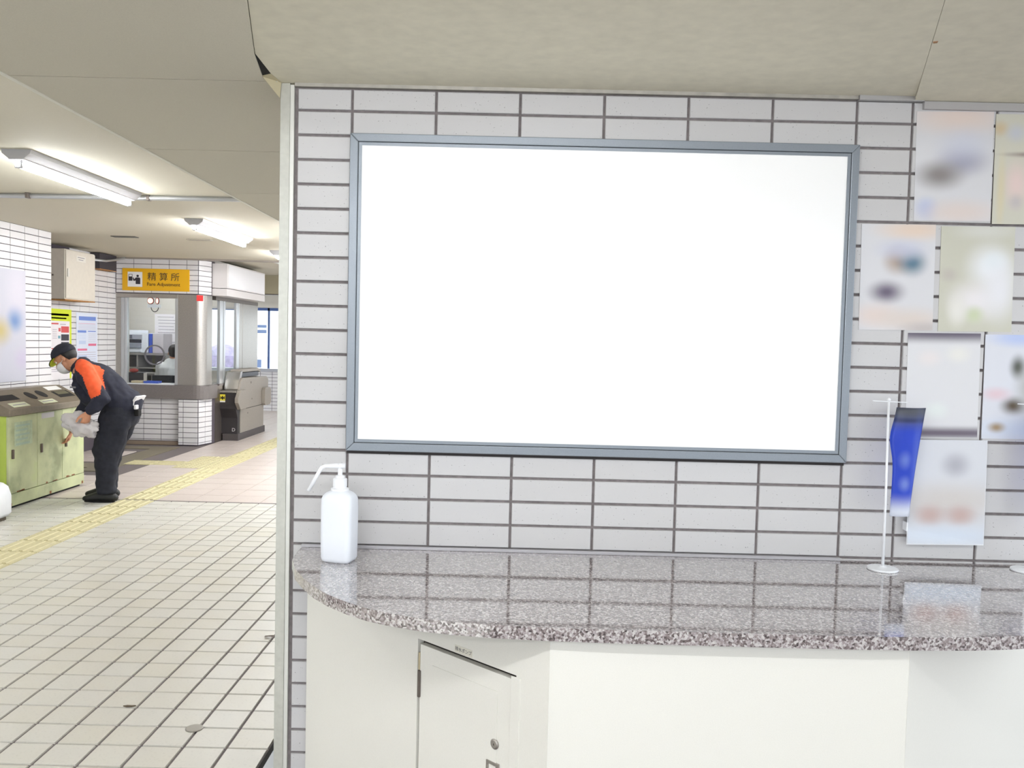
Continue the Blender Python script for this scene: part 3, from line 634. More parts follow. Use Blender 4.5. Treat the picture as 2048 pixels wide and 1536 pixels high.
rects += [(.1, .92, .79 - .02 * i, .795 - .02 * i, gy) for i in range(3)] + [(.06, .44, .68 - .025 * i, .686 - .025 * i, pa) for i in range(4)] + [(.56, .92, .68 - .03 * i, .686 - .03 * i, gy) for i in range(5)] + [(.08, .92, .40 - .035 * i, .408 - .035 * i, gy) for i in range(10)]
notice('information_notice', 8.13, .93, .535, .84, 'pale blue notice with pink and blue headings next to the fare office', mat('paper_blue', (216, 222, 238), .5), rects)

# ================================================================== FARE OFFICE
YB = 9.19
bo = empty('fare_office', (-4.4, 9.6, 0), 'tiled fare adjustment office with a window and stainless corner', 'office')
XS = -3.771
# plan of the corner: front along x, rounded into the side along y
def corner(r_off, n=6):
    pts = []
    cx, cy, r = -3.99, YB + .26, 0.22
    for i in range(n + 1):
        a = R_(-90 + 90 * i / n); pts.append((cx + (r + r_off) * math.cos(a), cy + .04 * 0 + (.26 + r_off) * math.sin(a)))
    return pts
# lower wall: recess and pilaster
lw = B('lower_wall', M_GROUT2, bo, -5.0, -4.14, YB + .0282, YB + .12, 0, .64)
tiles(lw, M_TILE2, 'l', Matrix.Translation((0, YB + .0282, 0)), steps(-4.99, -4.145, PT, -4.145), steps(.055, .64, .07, .635), joint=.007)
B('skirting', mat('brown_skirting', (140, 124, 108), .6), lw, -5.0, -4.135, YB + .005, YB + .028, 0, .05)
chx, chy = -3.79, YB + .36
pls = bmesh.new(); prism(pls, [(-4.128, YB - .0318), (-3.858, YB - .0318), (-3.783, YB + .28), (-3.783, YB + .42), (-4.128, YB + .42)], 0, .638)
plo = finish(pls, 'pilaster', M_GROUT2, bo)
tiles(plo, M_TILE2, 'l', Matrix.Translation((0, YB - .0318, 0)), [-4.128, -4.06, -3.858], steps(.01, .635, .07, .60), joint=.007)
Lc = math.hypot(.075, .3118)
MC = Matrix.Translation((-3.858, YB - .0318, 0)) @ Matrix.Rotation(math.atan2(.3118, .075), 4, 'Z')
tiles(plo, M_TILE2, 'l', MC, [0.004, .16, Lc], steps(.01, .635, .07, .60), joint=.007)
# ledge
bm = bmesh.new(); prism(bm, [(-5.0, YB - .05)] + [(-3.92, YB - .05)] + [(-3.92 + .18 * math.sin(R_(a)), YB + .13 - .18 * math.cos(R_(a))) for a in (15, 30, 45, 60, 75, 90)] + [(-3.74, YB + .40), (-4.0, YB + .55), (-5.0, YB + .35)], .640, .828)
finish(bm, 'ledge', mat('ledge_stone', (112, 106, 104), .45, noise_amt=.15, noise_scale=140), bo, bevel=.004)
# window frame and glass
zw0, zw1 = .832, 2.066
for nm, x0, x1 in (('jamb', -4.995, -4.93), ('jamb', -4.928, -4.885), ('jamb', -4.883, -4.845), ('jamb', -4.188, -4.148)):
    B(nm, (M_STEEL if x0 < -4.93 else M_ALU), bo, x0, x1, YB - .01, YB + .05, zw0, 2.012, .003)
B('window_head', M_STEEL, bo, -4.995, -4.148, YB - .012, YB + .05, 2.013, 2.07, .003)
B('sill', M_PLAST, bo, -4.845, -4.19, YB + .0, YB + .28, .829, .840)
gl = B('pane', M_GLASS, bo, -4.844, -4.189, YB + .018, YB + .024, .842, 2.012)
# stainless corner pillar
bm = bmesh.new()
cp = [(-4.146, YB - .012), (-3.90, YB - .012)] + [(-3.90 + .11 * math.sin(R_(a)), YB + .128 - .14 * math.cos(R_(a))) for a in range(10, 91, 10)] + [(-3.79, YB + .30), (-4.146, YB + .30)]
prism(bm, cp, .829, 2.069); cpo = finish(bm, 'corner_pillar', M_STEEL, bo)
B('red_plate', mat('red_plate', (214, 30, 30), .5), cpo, -.042, .042, -.003, 0, 1.985, 2.065, mtx=Matrix.Translation((-3.853, YB + .0, 0)) @ Matrix.Rotation(R_(22), 4, 'Z'))
# header with tiles
bm = bmesh.new(); prism(bm, [(-5.0, YB - .0118), (-3.872, YB - .0118), (-3.79, YB + .26), (-3.79, YB + .40), (-5.0, YB + .40)], 2.072, 2.548)
hdr = finish(bm, 'header', M_GROUT2, bo)
tiles(hdr, M_TILE2, 'l', Matrix.Translation((0, YB - .0118, 0)), steps(-4.992, -3.872, PT, -4.75), steps(2.078, 2.546, .07, 2.12), joint=.007)
Lh = math.hypot(.082, .2718)
tiles(hdr, M_TILE2, 'l', Matrix.Translation((-3.872, YB - .0118, 0)) @ Matrix.Rotation(math.atan2(.2718, .082), 4, 'Z'), [.004, Lh], steps(2.078, 2.546, .07, 2.12), joint=.007)
# side: windows, jambs, end panel
B('side_wall', M_STEELD, bo, XS - .06, XS - .005, YB + .405, 11.55, 0, .80)
B('side_ledge', mat('ledge_stone', (112, 106, 104)), bo, XS - .20, XS + .0, YB + .56, 11.55, .801, .828)
for nm, y0, y1, m in (('mullion', 9.775, 9.90, M_ALU), ('mullion', 9.93, 10.0, M_ALU), ('jamb', 10.50, 10.62, M_ALU), ('jamb', 10.63, 10.775, M_STEEL), ('end_panel', 10.79, 11.55, M_STEEL)):
    B(nm, m, bo, XS - .05, XS - .004, y0, y1, .829, 2.02, .003)
B('side_head', M_STEELD, bo, XS - .06, XS - .003, YB + .405, 11.55, 2.021, 2.075)
B('pane', M_GLASS, bo, XS - .03, XS - .024, 9.50, 9.774, .829, 2.02)
B('pane', M_GLASS, bo, XS - .03, XS - .024, 10.001, 10.499, .829, 2.02)
# shell behind: back wall, left wall, floor, roof
M_IN = mat('office_paint', (206, 202, 194), .7)
B('back_wall', M_IN, bo, -6.6, -4.78, 11.25, 11.30, 0, 2.548)
B('back_wall', M_IN, bo, -4.779, -3.84, 11.25, 11.30, 0, .95)
B('back_wall', M_IN, bo, -4.779, -3.84, 11.25, 11.30, 1.95, 2.548)
B('pane', M_GLASS, bo, -4.779, -3.84, 11.27, 11.275, .951, 1.949)
B('far_wall', M_IN, bo, -6.65, -6.6, 9.6, 11.3, 0, 2.548)
B('left_wall', M_IN, bo, -6.6, -5.02, 9.60, 9.64, 0, 2.548)
B('inner_floor', mat('office_floor', (120, 112, 104), .6), bo, -6.6, -3.84, 9.32, 11.25, .0, .012)
B('roof', M_IN, bo, -6.6, -3.80, 9.60, 11.55, 2.55, 2.58)
# yellow sign
sg = empty('fare_sign', (-4.44, YB - .03, 2.11), 'yellow fare adjustment sign with a pictogram above the office window', 'sign')
B('sign_panel', mat('sign_yellow', (226, 172, 18), .4), sg, -4.90, -3.985, YB - .034, YB - .0205, 2.108, 2.408, .003)
B('pictogram_plate', mat('plate_white2', (232, 232, 232), .4), sg, -4.825, -4.625, YB - .0365, YB - .0345, 2.158, 2.360, .0005)
dkb = mat('sign_ink', (44, 40, 48), .6)
MG = Matrix.Translation((0, YB - .037, 0))
bm = bmesh.new()
for x0, x1, z0, z1 in ((-4.812, -4.806, 2.245, 2.328), (-4.766, -4.760, 2.245, 2.328), (-4.812, -4.760, 2.322, 2.328), (-4.812, -4.760, 2.238, 2.296)): box(bm, x0, x1, -.0006, 0, z0, z1)
finish(bm, 'pictogram_machine', dkb, sg, MG)
bm = bmesh.new(); r = ring(bm, Vector((-4.688, -.0006, 2.305)), Vector((1, 0, 0)), Vector((0, 0, 1)), .017, .017, 16); bm.faces.new(r)
for q in ([(-4.715, 2.195), (-4.652, 2.195), (-4.652, 2.272), (-4.664, 2.284), (-4.710, 2.284), (-4.722, 2.274), (-4.735, 2.258), (-4.745, 2.284), (-4.755, 2.280), (-4.750, 2.244), (-4.736, 2.236), (-4.715, 2.244)],):
    a = [bm.verts.new((x, -.0006, z)) for x, z in q]; f = bm.faces.new(a)
bmesh.ops.triangulate(bm, faces=bm.faces)
finish(bm, 'pictogram_person', dkb, sg, MG)
text_obj('lettering', '精 算 所', .118, mat('sign_text', (70, 58, 40), .6), sg, Matrix.Translation((-4.335, YB - .037, 2.292)) @ FACE_FRONT, scale=(1.05, 1))
text_obj('lettering', 'Fare Adjustment', .066, mat('sign_text', (70, 58, 40)), sg, Matrix.Translation((-4.335, YB - .037, 2.196)) @ FACE_FRONT, scale=(1.02, 1))
# blank light box over the side windows
lbx = empty('side_lightbox', (-3.67, 10.2, 2.08), 'plain white sign box over the side windows of the office', 'sign box')
B('body', mat('box_white', (216, 212, 212), .45), lbx, -3.786, -3.575, 9.47, 11.25, 2.185, 2.525, .003)
B('panel', mat('box_panel', (232, 232, 236), .4), lbx, -3.5745, -3.570, 9.53, 11.20, 2.20, 2.505, .001)
B('lower_body', mat('box_white', (216, 212, 212)), lbx, -3.786, -3.575, 9.47, 11.25, 2.077, 2.178, .003)
# things on the window glass and inside
ld = empty('signal_lamps', (-4.48, YB + .0, 1.95), 'pair of round pink lamps hanging in the office window', 'lamp')
for x, rx in ((-4.525, .038), (-4.432, .016)):
    bm = bmesh.new(); r0 = ring(bm, Vector((x, YB + .004, 1.974)), Vector((1, 0, 0)), Vector((0, 0, 1)), rx + .01, .048, 20); r1 = ring(bm, Vector((x, YB - .012, 1.974)), Vector((1, 0, 0)), Vector((0, 0, 1)), rx + .008, .046, 20)
    bm.faces.new(r0); bm.faces.new(r1)
    for i in range(20): bm.faces.new((r0[i], r0[(i + 1) % 20], r1[(i + 1) % 20], r1[i]))
    hs = finish(bm, 'housing', mat('lamp_ring', (120, 84, 84), .5), ld)
    bm = bmesh.new(); bm.faces.new(ring(bm, Vector((x, YB - .0135, 1.974)), Vector((1, 0, 0)), Vector((0, 0, 1)), rx, .036, 20)); finish(bm, 'lens', mat('lamp_pink', (255, 196, 178), .3, emit=.9), hs)
B('bracket', mat('bracket_pale', (206, 214, 220), .4), ld, -4.57, -4.39, YB + .004, YB + .016, 1.88, 1.925)
Tb('cable', M_DARK, ld, [(-4.52 + .05 * (1 - math.cos(R_(a))), YB + .002, 1.885 - .06 * math.sin(R_(a))) for a in range(0, 181, 20)], .005, 6)
dv = empty('speech_disc', (-4.471, YB, 1.235), 'round transparent speech disc with a grey rim on the office window', 'speech disc')
bm = bmesh.new()
n = 40
for i in range(n):
    a0, a1 = 2 * math.pi * i / n, 2 * math.pi * (i + 1) / n
    vs = [bm.verts.new((-4.471 + r * math.cos(a), y, 1.235 + r * math.sin(a))) for a in (a0, a1) for r, y in ((.122, YB - .004), (.140, YB - .004), (.140, YB + .0175), (.122, YB + .0175))]
    for q in ((0, 1, 5, 4), (1, 2, 6, 5), (2, 3, 7, 6), (3, 0, 4, 7)): bm.faces.new([vs[k] for k in q])
bmesh.ops.remove_doubles(bm, verts=bm.verts, dist=1e-5)
finish(bm, 'rim', mat('rim_grey', (120, 118, 122), .35, metal=.5), dv)
bm = bmesh.new(); tube(bm, [(-4.471, YB + .002, 1.235), (-4.471, YB + .010, 1.235)], [.122, .122], 32); finish(bm, 'disc', glass_mat('tinted_acrylic', (252, 251, 255)), dv)
# shelf + printer etc.
M_SH = mat('shelf_grey', (150, 146, 142), .6)
sh = empty('office_shelf', (-5.3, 10.95, 0), 'grey shelf unit inside the office carrying the printer', 'shelf')
B('top_board', M_SH, sh, -5.95, -4.95, 10.70, 11.24, 1.19, 1.222)
B('mid_board', M_SH, sh, -5.95, -4.95, 10.72, 11.24, .98, 1.0)
B('mid_board', M_SH, sh, -5.95, -4.95, 10.72, 11.24, .5, .52)
for x in (-5.95, -5.40, -4.97): B('upright', M_SH, sh, x, x + .025, 10.72, 11.24, .012, 1.189)
B('back_panel', mat('shelf_back', (140, 138, 134), .7), sh, -5.95, -4.95, 11.22, 11.245, .012, 1.19)
pn = empty('printer', (-5.45, 10.9, 1.222), 'white office printer with grey front on the shelf', 'printer')
pw_ = mat('printer_white', (232, 236, 244), .4)
B('body', pw_, pn, -5.66, -5.235, 10.74, 11.18, 1.222, 1.53, .008)
B('control_panel', mat('printer_grey', (170, 172, 184), .4), pn, -5.65, -5.32, 10.728, 10.7395, 1.43, 1.505, .002)
B('screen', mat('screen_grey', (96, 100, 116), .3), pn, -5.56, -5.47, 10.724, 10.7275, 1.44, 1.495)
B('output_slot', mat('slot_black', (34, 34, 46), .6), pn, -5.65, -5.33, 10.735, 10.7396, 1.375, 1.425)
B('tray', mat('tray_grey', (150, 156, 170), .4), pn, -5.65, -5.33, 10.70, 10.739, 1.30, 1.37, .003)
B('lower_tray', pw_, pn, -5.66, -5.33, 10.71, 10.739, 1.235, 1.275, .002)
B('paper_stack', pw_, pn, -5.64, -5.38, 10.80, 11.1, 1.531, 1.575, .004)
tag(B('binder', mat('binder_blue', (56, 86, 190), .5), None, -5.225, -5.175, 10.76, 11.05, 1.223, 1.52, .003), 'upright blue binder between the printer and a pale box', 'binder')
tag(B('storage_box', mat('box_pale', (200, 194, 200), .6), None, -5.168, -5.0, 10.76, 11.1, 1.223, 1.525, .004), 'pale cardboard box on the office shelf right of the binder', 'box')
wb = empty('whiteboard', (-4.95, 11.24, 1.4), 'white sheet with handwriting on the office back wall', 'notice')
wsh = B('sheet', mat('paper_white', (232, 228, 232)), wb, -5.34, -4.82, 11.240, 11.2485, 1.30, 1.84)
for i in range(9):
    B('written_line', mat('ink_grey', (140, 136, 146)), wsh, -5.30 + random.uniform(0, .03), -4.95 - random.uniform(0, .12), 11.238, 11.2395, 1.79 - .05 * i, 1.797 - .05 * i)
tag(B('dark_bin', mat('dark_file', (70, 66, 68), .6), None, -5.55, -5.43, 10.80, 11.1, 1.0005, 1.17, .004), 'dark file box on the shelf board under the printer', 'box')
tag(B('yellow_folder', mat('folder_yellow', (196, 186, 60), .6), None, -5.64, -5.40, 10.60, 10.71, .93, .955, .002), 'flat yellow folder on the office desk edge', 'folder')
dk_ = empty('office_desk', (-5.2, 10.5, 0), 'grey office desk under the printer shelf', 'desk')
B('desk_top', M_SH, dk_, -5.95, -4.95, 10.30, 10.715, .90, .928)
for x in (-5.93, -5.0): B('leg', M_SH, dk_, x, x + .03, 10.32, 10.70, .012, .899)
mn = empty('cash_terminal', (-4.86, 9.46, .84), 'black terminal with a red item on top behind the window', 'terminal')
B('body', mat('terminal_black', (40, 34, 36), .5), mn, -4.98, -4.745, 9.475, 9.56, .861, .975, .004)
B('stand', mat('terminal_black', (40, 34, 36)), mn, -4.95, -4.77, 9.47, 9.6, .841, .860)
B('side_edge', mat('edge_pale', (206, 198, 190), .5), mn, -4.744, -4.732, 9.475, 9.56, .861, .970)
bm = bmesh.new(); ball(bm, (-4.90, 9.52, 1.0), (.065, .035, .03)); finish(bm, 'red_cushion', mat('red_fabric', (160, 52, 40), .7), mn, smooth=True)
tag(B('paper_tray', mat('tray_tan', (196, 178, 146), .6), None, -4.82, -4.66, YB + .06, YB + .18, .8405, .872, .004), 'shallow tan tray on the window sill', 'tray')
bm = bmesh.new(); xprism(bm, [(-.055, 0), (.055, 0), (.07, .03), (.055, .03), (.045, .008), (-.045, .008), (-.055, .03), (-.07, .03)], -.1, .1)
tag(finish(bm, 'coin_tray', mat('tray_blue', (70, 100, 200), .4), None, Matrix.Translation((-4.55, YB + .13, .8405))), 'blue coin tray on the window sill', 'tray')

# ================================================================== TICKET GATE
tg = empty('ticket_gate', (-3.62, 10.5, 0), 'grey metal automatic ticket gate beside the office corner', 'ticket gate')
GX0_, GX1_ = -3.755, -3.535
B('kick_base', mat('gate_base', (74, 68, 68), .6), tg, GX0_ + .0, GX1_ + .008, 9.84, 11.16, 0, .10, .004)
M_GT = mat('gate_steel', (150, 143, 134), .5, metal=.25, noise_amt=.04, noise_scale=50)
bm = bmesh.new(); xprism(bm, [(9.96, .101), (11.10, .101), (11.10, .44), (9.96, .44)], GX0_ + .012, GX1_); finish(bm, 'lower_body', M_GT, tg)
bm = bmesh.new(); xprism(bm, [(9.96, .446), (11.10, .446), (11.30, .60), (11.36, .70), (11.35, .835), (11.25, .885), (10.05, .905), (9.98, .86), (9.90, .70)], GX0_ + .012, GX1_); finish(bm, 'upper_body', M_GT, tg, bevel=.004)
bm = bmesh.new(); xprism(bm, [(9.862, .101), (9.9595, .101), (9.9595, .44), (9.89, .70), (9.79, .70), (9.79, .47), (9.862, .33)], GX0_ - .055, GX1_ - .008)
nf = finish(bm, 'near_end', mat('gate_dark', (46, 42, 44), .5), tg, bevel=.004)
B('caution_sticker', mat('sticker_yellow', (222, 206, 60), .5), nf, -3.775, -3.70, 9.7865, 9.7895, .585, .675)
bm = bmesh.new()
for q in ([(-3.767, .602), (-3.745, .622), (-3.767, .655)], [(-3.708, .602), (-3.730, .622), (-3.708, .655)], [(-3.748, .60), (-3.727, .60), (-3.727, .64), (-3.7375, .66), (-3.748, .64)]):
    bm.faces.new([bm.verts.new((x, 9.786, z)) for x, z in q])
finish(bm, 'sticker_mark', M_BLACK, nf)
B('sticker_foot', mat('plate_white', (224, 220, 212)), nf, -3.775, -3.70, 9.7865, 9.7895, .562, .584)
text_obj('lettering', 'D', .07, mat('gate_letter', (210, 205, 205), .5), nf, Matrix.Translation((-3.60, 9.8605, .155)) @ FACE_FRONT)
bm = bmesh.new(); xprism(bm, [(9.78, .702), (9.93, .702), (9.97, .735), (9.79, .725)], GX0_ - .06, GX1_ - .005); finish(bm, 'card_shelf', M_STEEL, tg, bevel=.002)
bm = bmesh.new(); xprism(bm, [(9.94, .74), (9.985, .875), (10.06, .91), (10.12, 1.01), (10.02, .99), (9.95, .88), (9.90, .745)], GX0_ + .0, GX1_ - .02); finish(bm, 'card_slope', mat('bright_steel', (205, 203, 200), .22, metal=.9), tg)
bm = bmesh.new(); xprism(bm, [(10.06, .975), (10.10, 1.025), (10.98, 1.025), (11.10, .985), (11.08, .955), (10.98, .985), (10.12, .985)], GX0_ + .03, GX1_ - .05); finish(bm, 'top_bar', M_GT, tg, bevel=.004)
B('console', mat('console_dark', (58, 60, 66), .4), tg, GX0_ + .04, GX1_ - .06, 10.12, 11.02, .906, .972, .004)
def bulge(y0, y1, z0, z1, c0, c1):
    bm = bmesh.new(); prof = [(y0 + c0, z0), (y1 - c1, z0), (y1, z0 + c1), (y1, z1 - c1), (y1 - c1, z1), (y0 + c0, z1), (y0, z1 - c0), (y0, z0 + c0)]
    xprism(bm, prof, GX1_ + .0005, GX1_ + .055); return finish(bm, 'flap_housing', M_GT, tg, bevel=.006)
bulge(9.70, 10.08, .455, .735, .11, .02); bulge(11.0, 11.34, .43, .71, .03, .05)
for y, z, r in ((10.45, .82, .018), (10.5, .57, .012), (10.3, .37, .010)):
    bm = bmesh.new(); tube(bm, [(GX1_ + .0002, y, z), (GX1_ + .006, y, z)], [r, r * .8], 12); finish(bm, 'lock', M_STEELD, tg)
B('seam', M_BLACK, tg, GX0_ + .02, GX1_ - .001, 9.965, 11.095, .4402, .4458)

# ================================================================== FAR END
YF = 14.9
fw = struct(B('wall_far', M_TILE2, None, -7.5, 4.9, YF, YF + .2, 0, .86))
struct(B('wall_far.001', M_IN, None, -7.5, 4.9, YF, YF + .2, 2.10, 2.60))
struct(B('wall_far.002', M_TILE2, None, -7.5, -7.3, YF, YF + .2, .86, 2.10)); struct(B('wall_far.003', M_TILE2, None, 1.5, 4.9, YF, YF + .2, .86, 2.10))
bm = bmesh.new()
for i in range(14): box(bm, -7.0, 4.9, YF - .0015, YF - .0002, .05 + .07 * i - .0035 - .0, .05 + .07 * i + .0035) if .05 + .07 * i < .80 else None
for i in range(30): box(bm, -6.9 + PT * i - .0035, -6.9 + PT * i + .0035, YF - .0015, YF - .0002, 0, .80)
tag(finish(bm, 'tile_joints', M_GROUT2, fw), kind='stuff')
B('sill', mat('sill_grey', (170, 172, 180), .5), fw, -7.3, 1.6, YF - .04, YF - .0016, .80, .86)
wn = struct(empty('window_1', (-2, YF, 0.86), None, None)); wn['kind'] = 'structure'
for x in (-5.3, -4.605, -4.0, -2.9, -1.6, -.3, 1.0): B('window_frame', mat('frame_blue', (70, 96, 150), .4), wn, x, x + .035, YF + .06, YF + .11, .862, 2.098)
B('window_frame', mat('frame_blue', (70, 96, 150)), wn, -7.3, 1.5, YF + .06, YF + .11, 2.04, 2.098)
B('pane', M_GLASS, wn, -7.3, 1.5, YF + .08, YF + .085, .862, 2.04)
for k, (z0, z1) in enumerate(((1.69, 1.75), (1.58, 1.65), (.88, 1.04))): tag(B('window_sticker', mat('sticker_blue', (150, 176, 226), .5), None, -5.05, -4.63 - .1 * (k == 2), YF + .05, YF + .0595, z0, z1), ('pale blue strip notice on the far window, uppermost of three', 'pale blue strip notice on the far window, middle one', 'wider pale blue notice low on the far window')[k], 'sticker', 'stickers on the far window')
struct(B('wall_far_beam', mat('beam_green', (160, 152, 128), .8), None, -4.9, 4.9, 12.6, 12.8, 2.27, 2.60))
B('beam_edge', M_STEELD, bpy.data.objects['wall_far_beam'], -4.9, 4.9, 12.595, 12.805, 2.255, 2.269)
tag(B('cable_duct', mat('duct_pale', (226, 226, 222), .4), None, -3.0, -2.96, 9.4, 12.4, 2.575, 2.599), 'thin white cable duct along the ceiling past the ticket gate', 'cable duct')
struct(B('ground_right', mat('pavement', (200, 198, 196), .8), None, 5.01, 30, -20, 15.19, -.2, -.05))
struct(B('ground_front', mat('pavement', (200, 198, 196)), None, -30, 5, -30, -6.01, -.2, -.05))
gnd = struct(B('ground_outside', mat('pavement', (200, 198, 196), .8), None, -30, 30, 15.2, 60, -.2, -.05))
for i, (x, w, h, c) in enumerate(((-9.6, 2.0, 1.6, (90, 120, 96)), (-8.3, 1.3, 1.3, (150, 130, 170)), (-5.6, .5, 1.0, (96, 120, 110)))):
    bm = bmesh.new(); ball(bm, (x, 22 + i, h * .5 - .05), (w * .5, .6, h * .5), u=20, v=12)
    for v in bm.verts: v.co += v.co.normalized() * .12 * noise.noise(v.co * 3)
    tag(finish(bm, 'shrub', mat('shrub_' + str(i), c, .8, noise_amt=.3, noise_scale=8), None), ('green rounded shrub outside behind the office', 'violet flowering shrub outside, seen through the office side window', 'small dark green shrub outside the far window')[i], 'shrub')

# ================================================================== LIGHT FIXTURES
M_TUBE = mat('tube_light', (255, 253, 250), .3); 
bb = M_TUBE.node_tree.nodes['Principled BSDF']; bb.inputs['Emission Color'].default_value = (.97, .985, 1, 1); bb.inputs['Emission Strength'].default_value = TUBE_E
M_FIX = mat('fixture_white', (186, 186, 190), .4)
def fixture(x, y, z, label, L=1.42, rz=0, group='ceiling tube lights of the passage'):
    f = empty('tube_light', (x, y, z), label, 'light', group, rz=rz); Mf = WORLD[f.name]
    bm = bmesh.new(); h = L / 2
    yprism(bm, [(-.085, 0), (.085, 0), (.080, -.022), (.044, -.050), (.040, -.056), (-.040, -.056), (-.044, -.050), (-.080, -.022)], -h, h); finish(bm, 'housing', M_FIX, f, Mf)
    bm = bmesh.new(); tube(bm, [(0, -h + .03, -.078), (0, h - .03, -.078)], [.021, .021], 14, rnd=True); finish(bm, 'tube', M_TUBE, f, Mf, smooth=True)
    for s in (-1, 1): B('socket', M_FIX, f, -.02, .02, s * (h - .03) - .012, s * (h - .03) + .012, -.10, -.0562, .004, mtx=Mf)
    return f
XL = -2.37
fixture(XL + .02, 3.06, ZC1, 'nearest glowing tube light in view on the passage ceiling, crossed by a conduit')
fixture(XL - .01, 5.78, ZC1, 'second glowing tube light along the passage ceiling')
fixture(XL - .02, 8.30, ZC1, 'third tube light of the passage, half hidden by the corner angle', L=1.2)
fixture(XL, 0.36, ZC1, 'tube light over the passage left of the counter, above the picture')
fixture(XL, -2.34, ZC1, 'tube light over the passage behind the viewpoint', group='ceiling tube lights behind the viewpoint')
fixture(0.42, -2.05, 2.2660, 'tube light on the low ceiling in front of the counter, over the viewpoint', rz=R_(90), group='ceiling tube lights behind the viewpoint')
fixture(-0.42, -3.60, ZS - .0006, 'tube light on the low ceiling farther behind the viewpoint', rz=R_(90), group='ceiling tube lights behind the viewpoint')
# light inside the office and beyond the gate
def plain_light(x, y, z, label, L=1.2, rz=0): return fixture(x, y, z, label, L, rz, 'tube lights out of view')
plain_light(-4.9, 10.2, 2.548, 'tube light on the ceiling inside the fare office', L=1.2, rz=R_(90))
for xx, yy, l in ((-1.0, 5.6, 'added unseen tube light past the threshold, nearest the tiled wall end'), (-1.1, 6.4, 'added unseen tube light past the threshold, second from the tiled wall end'), (-1.2, 7.2, 'added unseen tube light past the threshold, third from the tiled wall end'), (-1.3, 8.0, 'added unseen tube light past the threshold, fourth from the tiled wall end'), (-1.4, 8.75, 'added unseen tube light before the gate, nearest the fare office'), (.42, 6.4, 'added unseen tube light over the right of the concourse, nearer one'), (.42, 7.8, 'added unseen tube light over the right of the concourse, farther one')): plain_light(xx, yy, ZC1, l, L=1.42, rz=R_(90))  # hidden tubes added to brighten the office front
plain_light(-1.2, 11.5, 2.598, 'tube light on the ceiling beyond the ticket gate')
# conduit
cd = empty('conduit', (-2.5, 3.85, ZC1), 'metal conduit running across the passage ceiling behind the nearest tube light', 'conduit')
Tb('pipe', M_ALU, cd, [(-4.3, 3.93, ZC1 - .021), (-2.5, 3.86, ZC1 - .021), (-1.1, 3.80, ZC1 - .021)], .018)
for x in (-3.15, -2.25, -1.5):
    B('clip', M_STEELD, cd, x - .012, x + .012, 3.855 - .03 * (x + 2.5) / 1 * .5 - .022, 3.855 - .03 * (x + 2.5) * .5 + .022, ZC1 - .041, ZC1 - .0005, .003)
for x, y, m, l in ((-3.70, 6.62, 'vent_dark', 'dark slot vent in the passage ceiling above the tiled pier'), (-2.95, 6.75, 'vent_pale', 'pale slot vent in the ceiling beside the second tube light')):
    tag(B('ceiling_vent', mat(m, (92, 90, 84) if m == 'vent_dark' else (170, 164, 152), .6), None, x - .13, x + .13, y - .05, y + .05, ZC1 - .008, ZC1 - .0003, .003), l, 'vent')

# ================================================================== RECYCLING BINS
rb = empty('recycling_bin', (-3.95, 5.35, 0), 'worn pale green triple recycling bin with a slanted steel lid', 'bin')
def bin_paint():
    m = mat('bin_green', (188, 196, 150), .5); nt = m.node_tree; b = nt.nodes['Principled BSDF']; L = nt.links.new
    g = nt.nodes.new('ShaderNodeNewGeometry')
    n = nt.nodes.new('ShaderNodeTexNoise'); n.inputs['Scale'].default_value = 3.2; n.inputs['Detail'].default_value = 6; L(g.outputs['Position'], n.inputs['Vector'])
    r = nt.nodes.new('ShaderNodeValToRGB'); L(n.outputs['Fac'], r.inputs[0]); el = r.color_ramp.elements
    el[0].position = .33; el[0].color = (*lin((140, 146, 112)), 1); el[1].position = .62; el[1].color = (*lin((196, 202, 158)), 1)
    e = el.new(.46); e.color = (*lin((180, 186, 146)), 1); e = el.new(.75); e.color = (*lin((190, 204, 140)), 1)
    L(r.outputs[0], b.inputs['Base Color']); return m
M_BIN = bin_paint(); M_RUST = mat('rust_brown', (128, 84, 54), .85, noise_amt=.4, noise_scale=60)
XB0, XB1, YA, YZ = -4.30, -3.81, 4.71, 5.98
B('carcass', mat('bin_side_green', (176, 196, 84), .5, noise_amt=.08, noise_scale=6), rb, XB0, XB1 - .02, YA, YZ, .035, .80, .004)
B('toe_kick', M_BLACK, rb, XB0, XB1 - .03, YA + .03, YZ - .03, 0, .034)
B('base_panel', M_BIN, rb, XB1 - .0195, XB1, YA, YZ, .022, .126, .002)
YD = [YA, 5.153, 5.575, YZ]
for i in range(3):
    d = B('door', M_BIN, rb, XB1 - .0195, XB1 - .001, YD[i] + .003, YD[i + 1] - .003, .131, .795, .002)
    h = B('handle', mat('handle_brown', (96, 84, 74), .6), d, XB1 - .001, XB1 + .014, YD[i] + .045, YD[i] + .068, .43, .51, .003)
    for k in range(3): 
        y = random.uniform(YD[i] + .03, YD[i + 1] - .06); B('rust_patch', M_RUST, d, XB1 - .0012, XB1 - .0006, y, y + random.uniform(.02, .07), .131, .136 + .012 * random.random())
    if i == 0:
        st = B('poster_patch', mat('faded_sticker', (176, 190, 160), .6, noise_amt=.12, noise_scale=30), d, XB1 - .0012, XB1 - .0002, YD[0] + .09, YD[0] + .36, .53, .74)
        for k in range(5): B('faded_line', mat('faded_blue', (164, 184, 170), .6), st, XB1 - .0001, XB1 + .0002, YD[0] + .11, YD[0] + .32 - .03 * (k % 2), .70 - .04 * k, .715 - .04 * k)
    if i == 1: B('white_label', mat('label_grey', (200, 196, 196), .5), d, XB1 - .0012, XB1 + .0003, 5.22, 5.43, .735, .785)
for y in (YA + .02, 5.35, YZ - .05): B('rust_patch', M_RUST, rb, XB1 - .0008, XB1 + .0006, y, y + .03, .024, .05)
LXF, LXB, ZLF, ZLB = -3.79, -4.06, .858, 1.0
